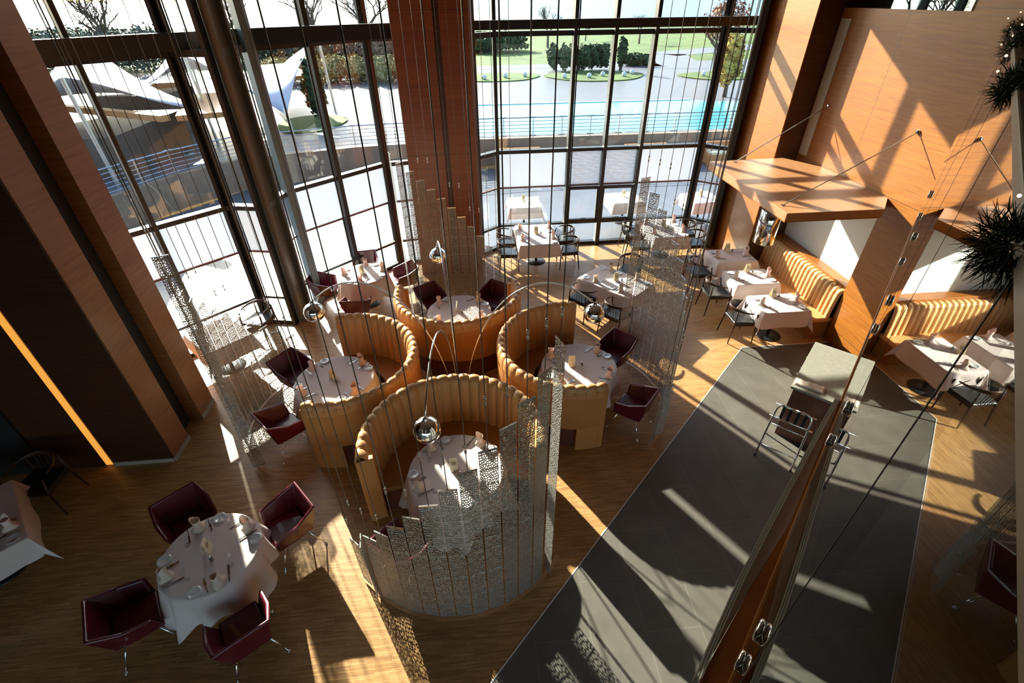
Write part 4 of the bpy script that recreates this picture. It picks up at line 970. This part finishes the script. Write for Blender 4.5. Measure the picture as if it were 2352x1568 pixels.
# outdoor tables with white cloths
for i, (x, y, lab) in enumerate([(1.55, 13.9, 'opposite the central window'), (4.6, 13.95, 'opposite the right corner window table'), (6.9, 13.7, 'outside near the right wall')]):
    t = empty('terrace_table', (x, y, -.03), rad(3 * i), 'black terrace table base outside, ' + lab, 'table', 'terrace tables'); table_base(t)
    MB().bx(-.44, .44, -.44, .44, .715, .745).build('tabletop', M_['chairwood'], t)
    o = rect_cloth(.9, .9, .33, 20 + i).build('tablecloth', M_['cloth'], smooth=True, loc=(x, y, .722), rz=rad(3 * i)); tag(o, 'white cloth on the terrace table ' + lab, 'tablecloth', 'terrace tablecloths')
    PK.put((x, y + .1, .726), 0, 'cream menu card on the terrace table ' + lab, 'menu cards')
# cushioned loungers by the retaining wall seen through the glass
for i, (x, lab) in enumerate([(2.0, 'left'), (7.2, 'middle'), (10.6, 'right')]):
    t = empty('terrace_bench', (x, 19.7, -.03), 0, 'orange cushioned terrace bench against the pool wall, %s one' % lab, 'bench', 'terrace benches')
    MB().bx(-.9, .9, -.35, .35, 0, .4).build('frame', G['deck'], t, bevel=.02); MB().bx(-.88, .88, .2, .35, .4, .8).build('backrest', G['deck'], t, bevel=.03); MB().bx(-.85, .85, -.33, .2, .4, .52).build('cushion', M_['paper'], t, bevel=.03)
# white sails, cedar roofs and a stone pavilion at the left
def sail(pts, lab, posts):
    n = 12; A, B, C, D2 = [Vector(p) for p in pts]; c = (A + B + C + D2) / 4
    o = empty('tensile_sail', (c.x, c.y, 0.9), 0, lab, 'sail canopy', 'white sail canopies'); oc = Vector((c.x, c.y, .9)); vs = []
    for i in range(n + 1):
        for j in range(n + 1):
            u, v = i / n, j / n; p = A * (1 - u) * (1 - v) + B * u * (1 - v) + C * u * v + D2 * (1 - u) * v
            pull = Vector((c.x, c.y, p.z)) - p; e = (4 * u * (1 - u)) * (abs(2 * v - 1) ** 3) + (4 * v * (1 - v)) * (abs(2 * u - 1) ** 3)
            vs.append(p + pull * .22 * e - oc)
    f = MB().add(vs, [(i * (n + 1) + j, (i + 1) * (n + 1) + j, (i + 1) * (n + 1) + j + 1, i * (n + 1) + j + 1) for i in range(n) for j in range(n)]).build('membrane', G['sail'], o, smooth=True)
    sm = f.modifiers.new('thick', 'SOLIDIFY'); sm.thickness = .02
    for p in posts:
        P_ = Vector(pts[p]); MB().tube([P_ - oc, Vector((P_.x + (P_.x - c.x) * .06, P_.y, .9)) - oc], .06, 8).build('mast', M_['steel'], o)
sail([(-15.5, 24.5, 4.4), (-9.6, 21.2, 2.2), (-11.0, 16.0, 4.0), (-16.2, 18.5, 2.2)], 'white tensile sail at the left edge of the left window', (0, 2))
sail([(-14.2, 30.5, 4.2), (-9.9, 27.0, 2.3), (-10.2, 21.5, 4.0), (-14.6, 24.5, 2.4)], 'white tensile sail in the middle of the left window', (0, 2))
sail([(-6.6, 27.0, 4.1), (-7.0, 21.2, 2.0), (-9.3, 20.6, 3.4), (-10.2, 27.0, 2.2)], 'white peaked sail right of the steel column', (0, 1))
pv = empty('stone_pavilion', (-14, 20, 0.95), 0, 'low brown stone pavilion with cedar roofs under the white sails', 'pavilion')
MB().bx(-2.5, 3.0, -3.2, 1.5, 0, 1.3).build('stone_wall', G['brownst'], pv); MB().bx(-1, 1.8, 3.0, 5.5, 0, 1.6).build('stone_wall', G['brownst'], pv)
for (x, y, lx, ly, r, z) in ((4.3, 1.5, 2.2, 5.0, 20, 1.45), (4.6, 9.0, 2.0, 6.0, 25, 1.7), (-.5, 3.5, 5.5, .35, 20, 1.8), (2.2, -1.5, 5.5, .3, -28, 1.75)):
    MB().box((x, y, z), (lx, ly, .18), rz=rad(r)).build('cedar_roof', G['deck'], pv)
#END
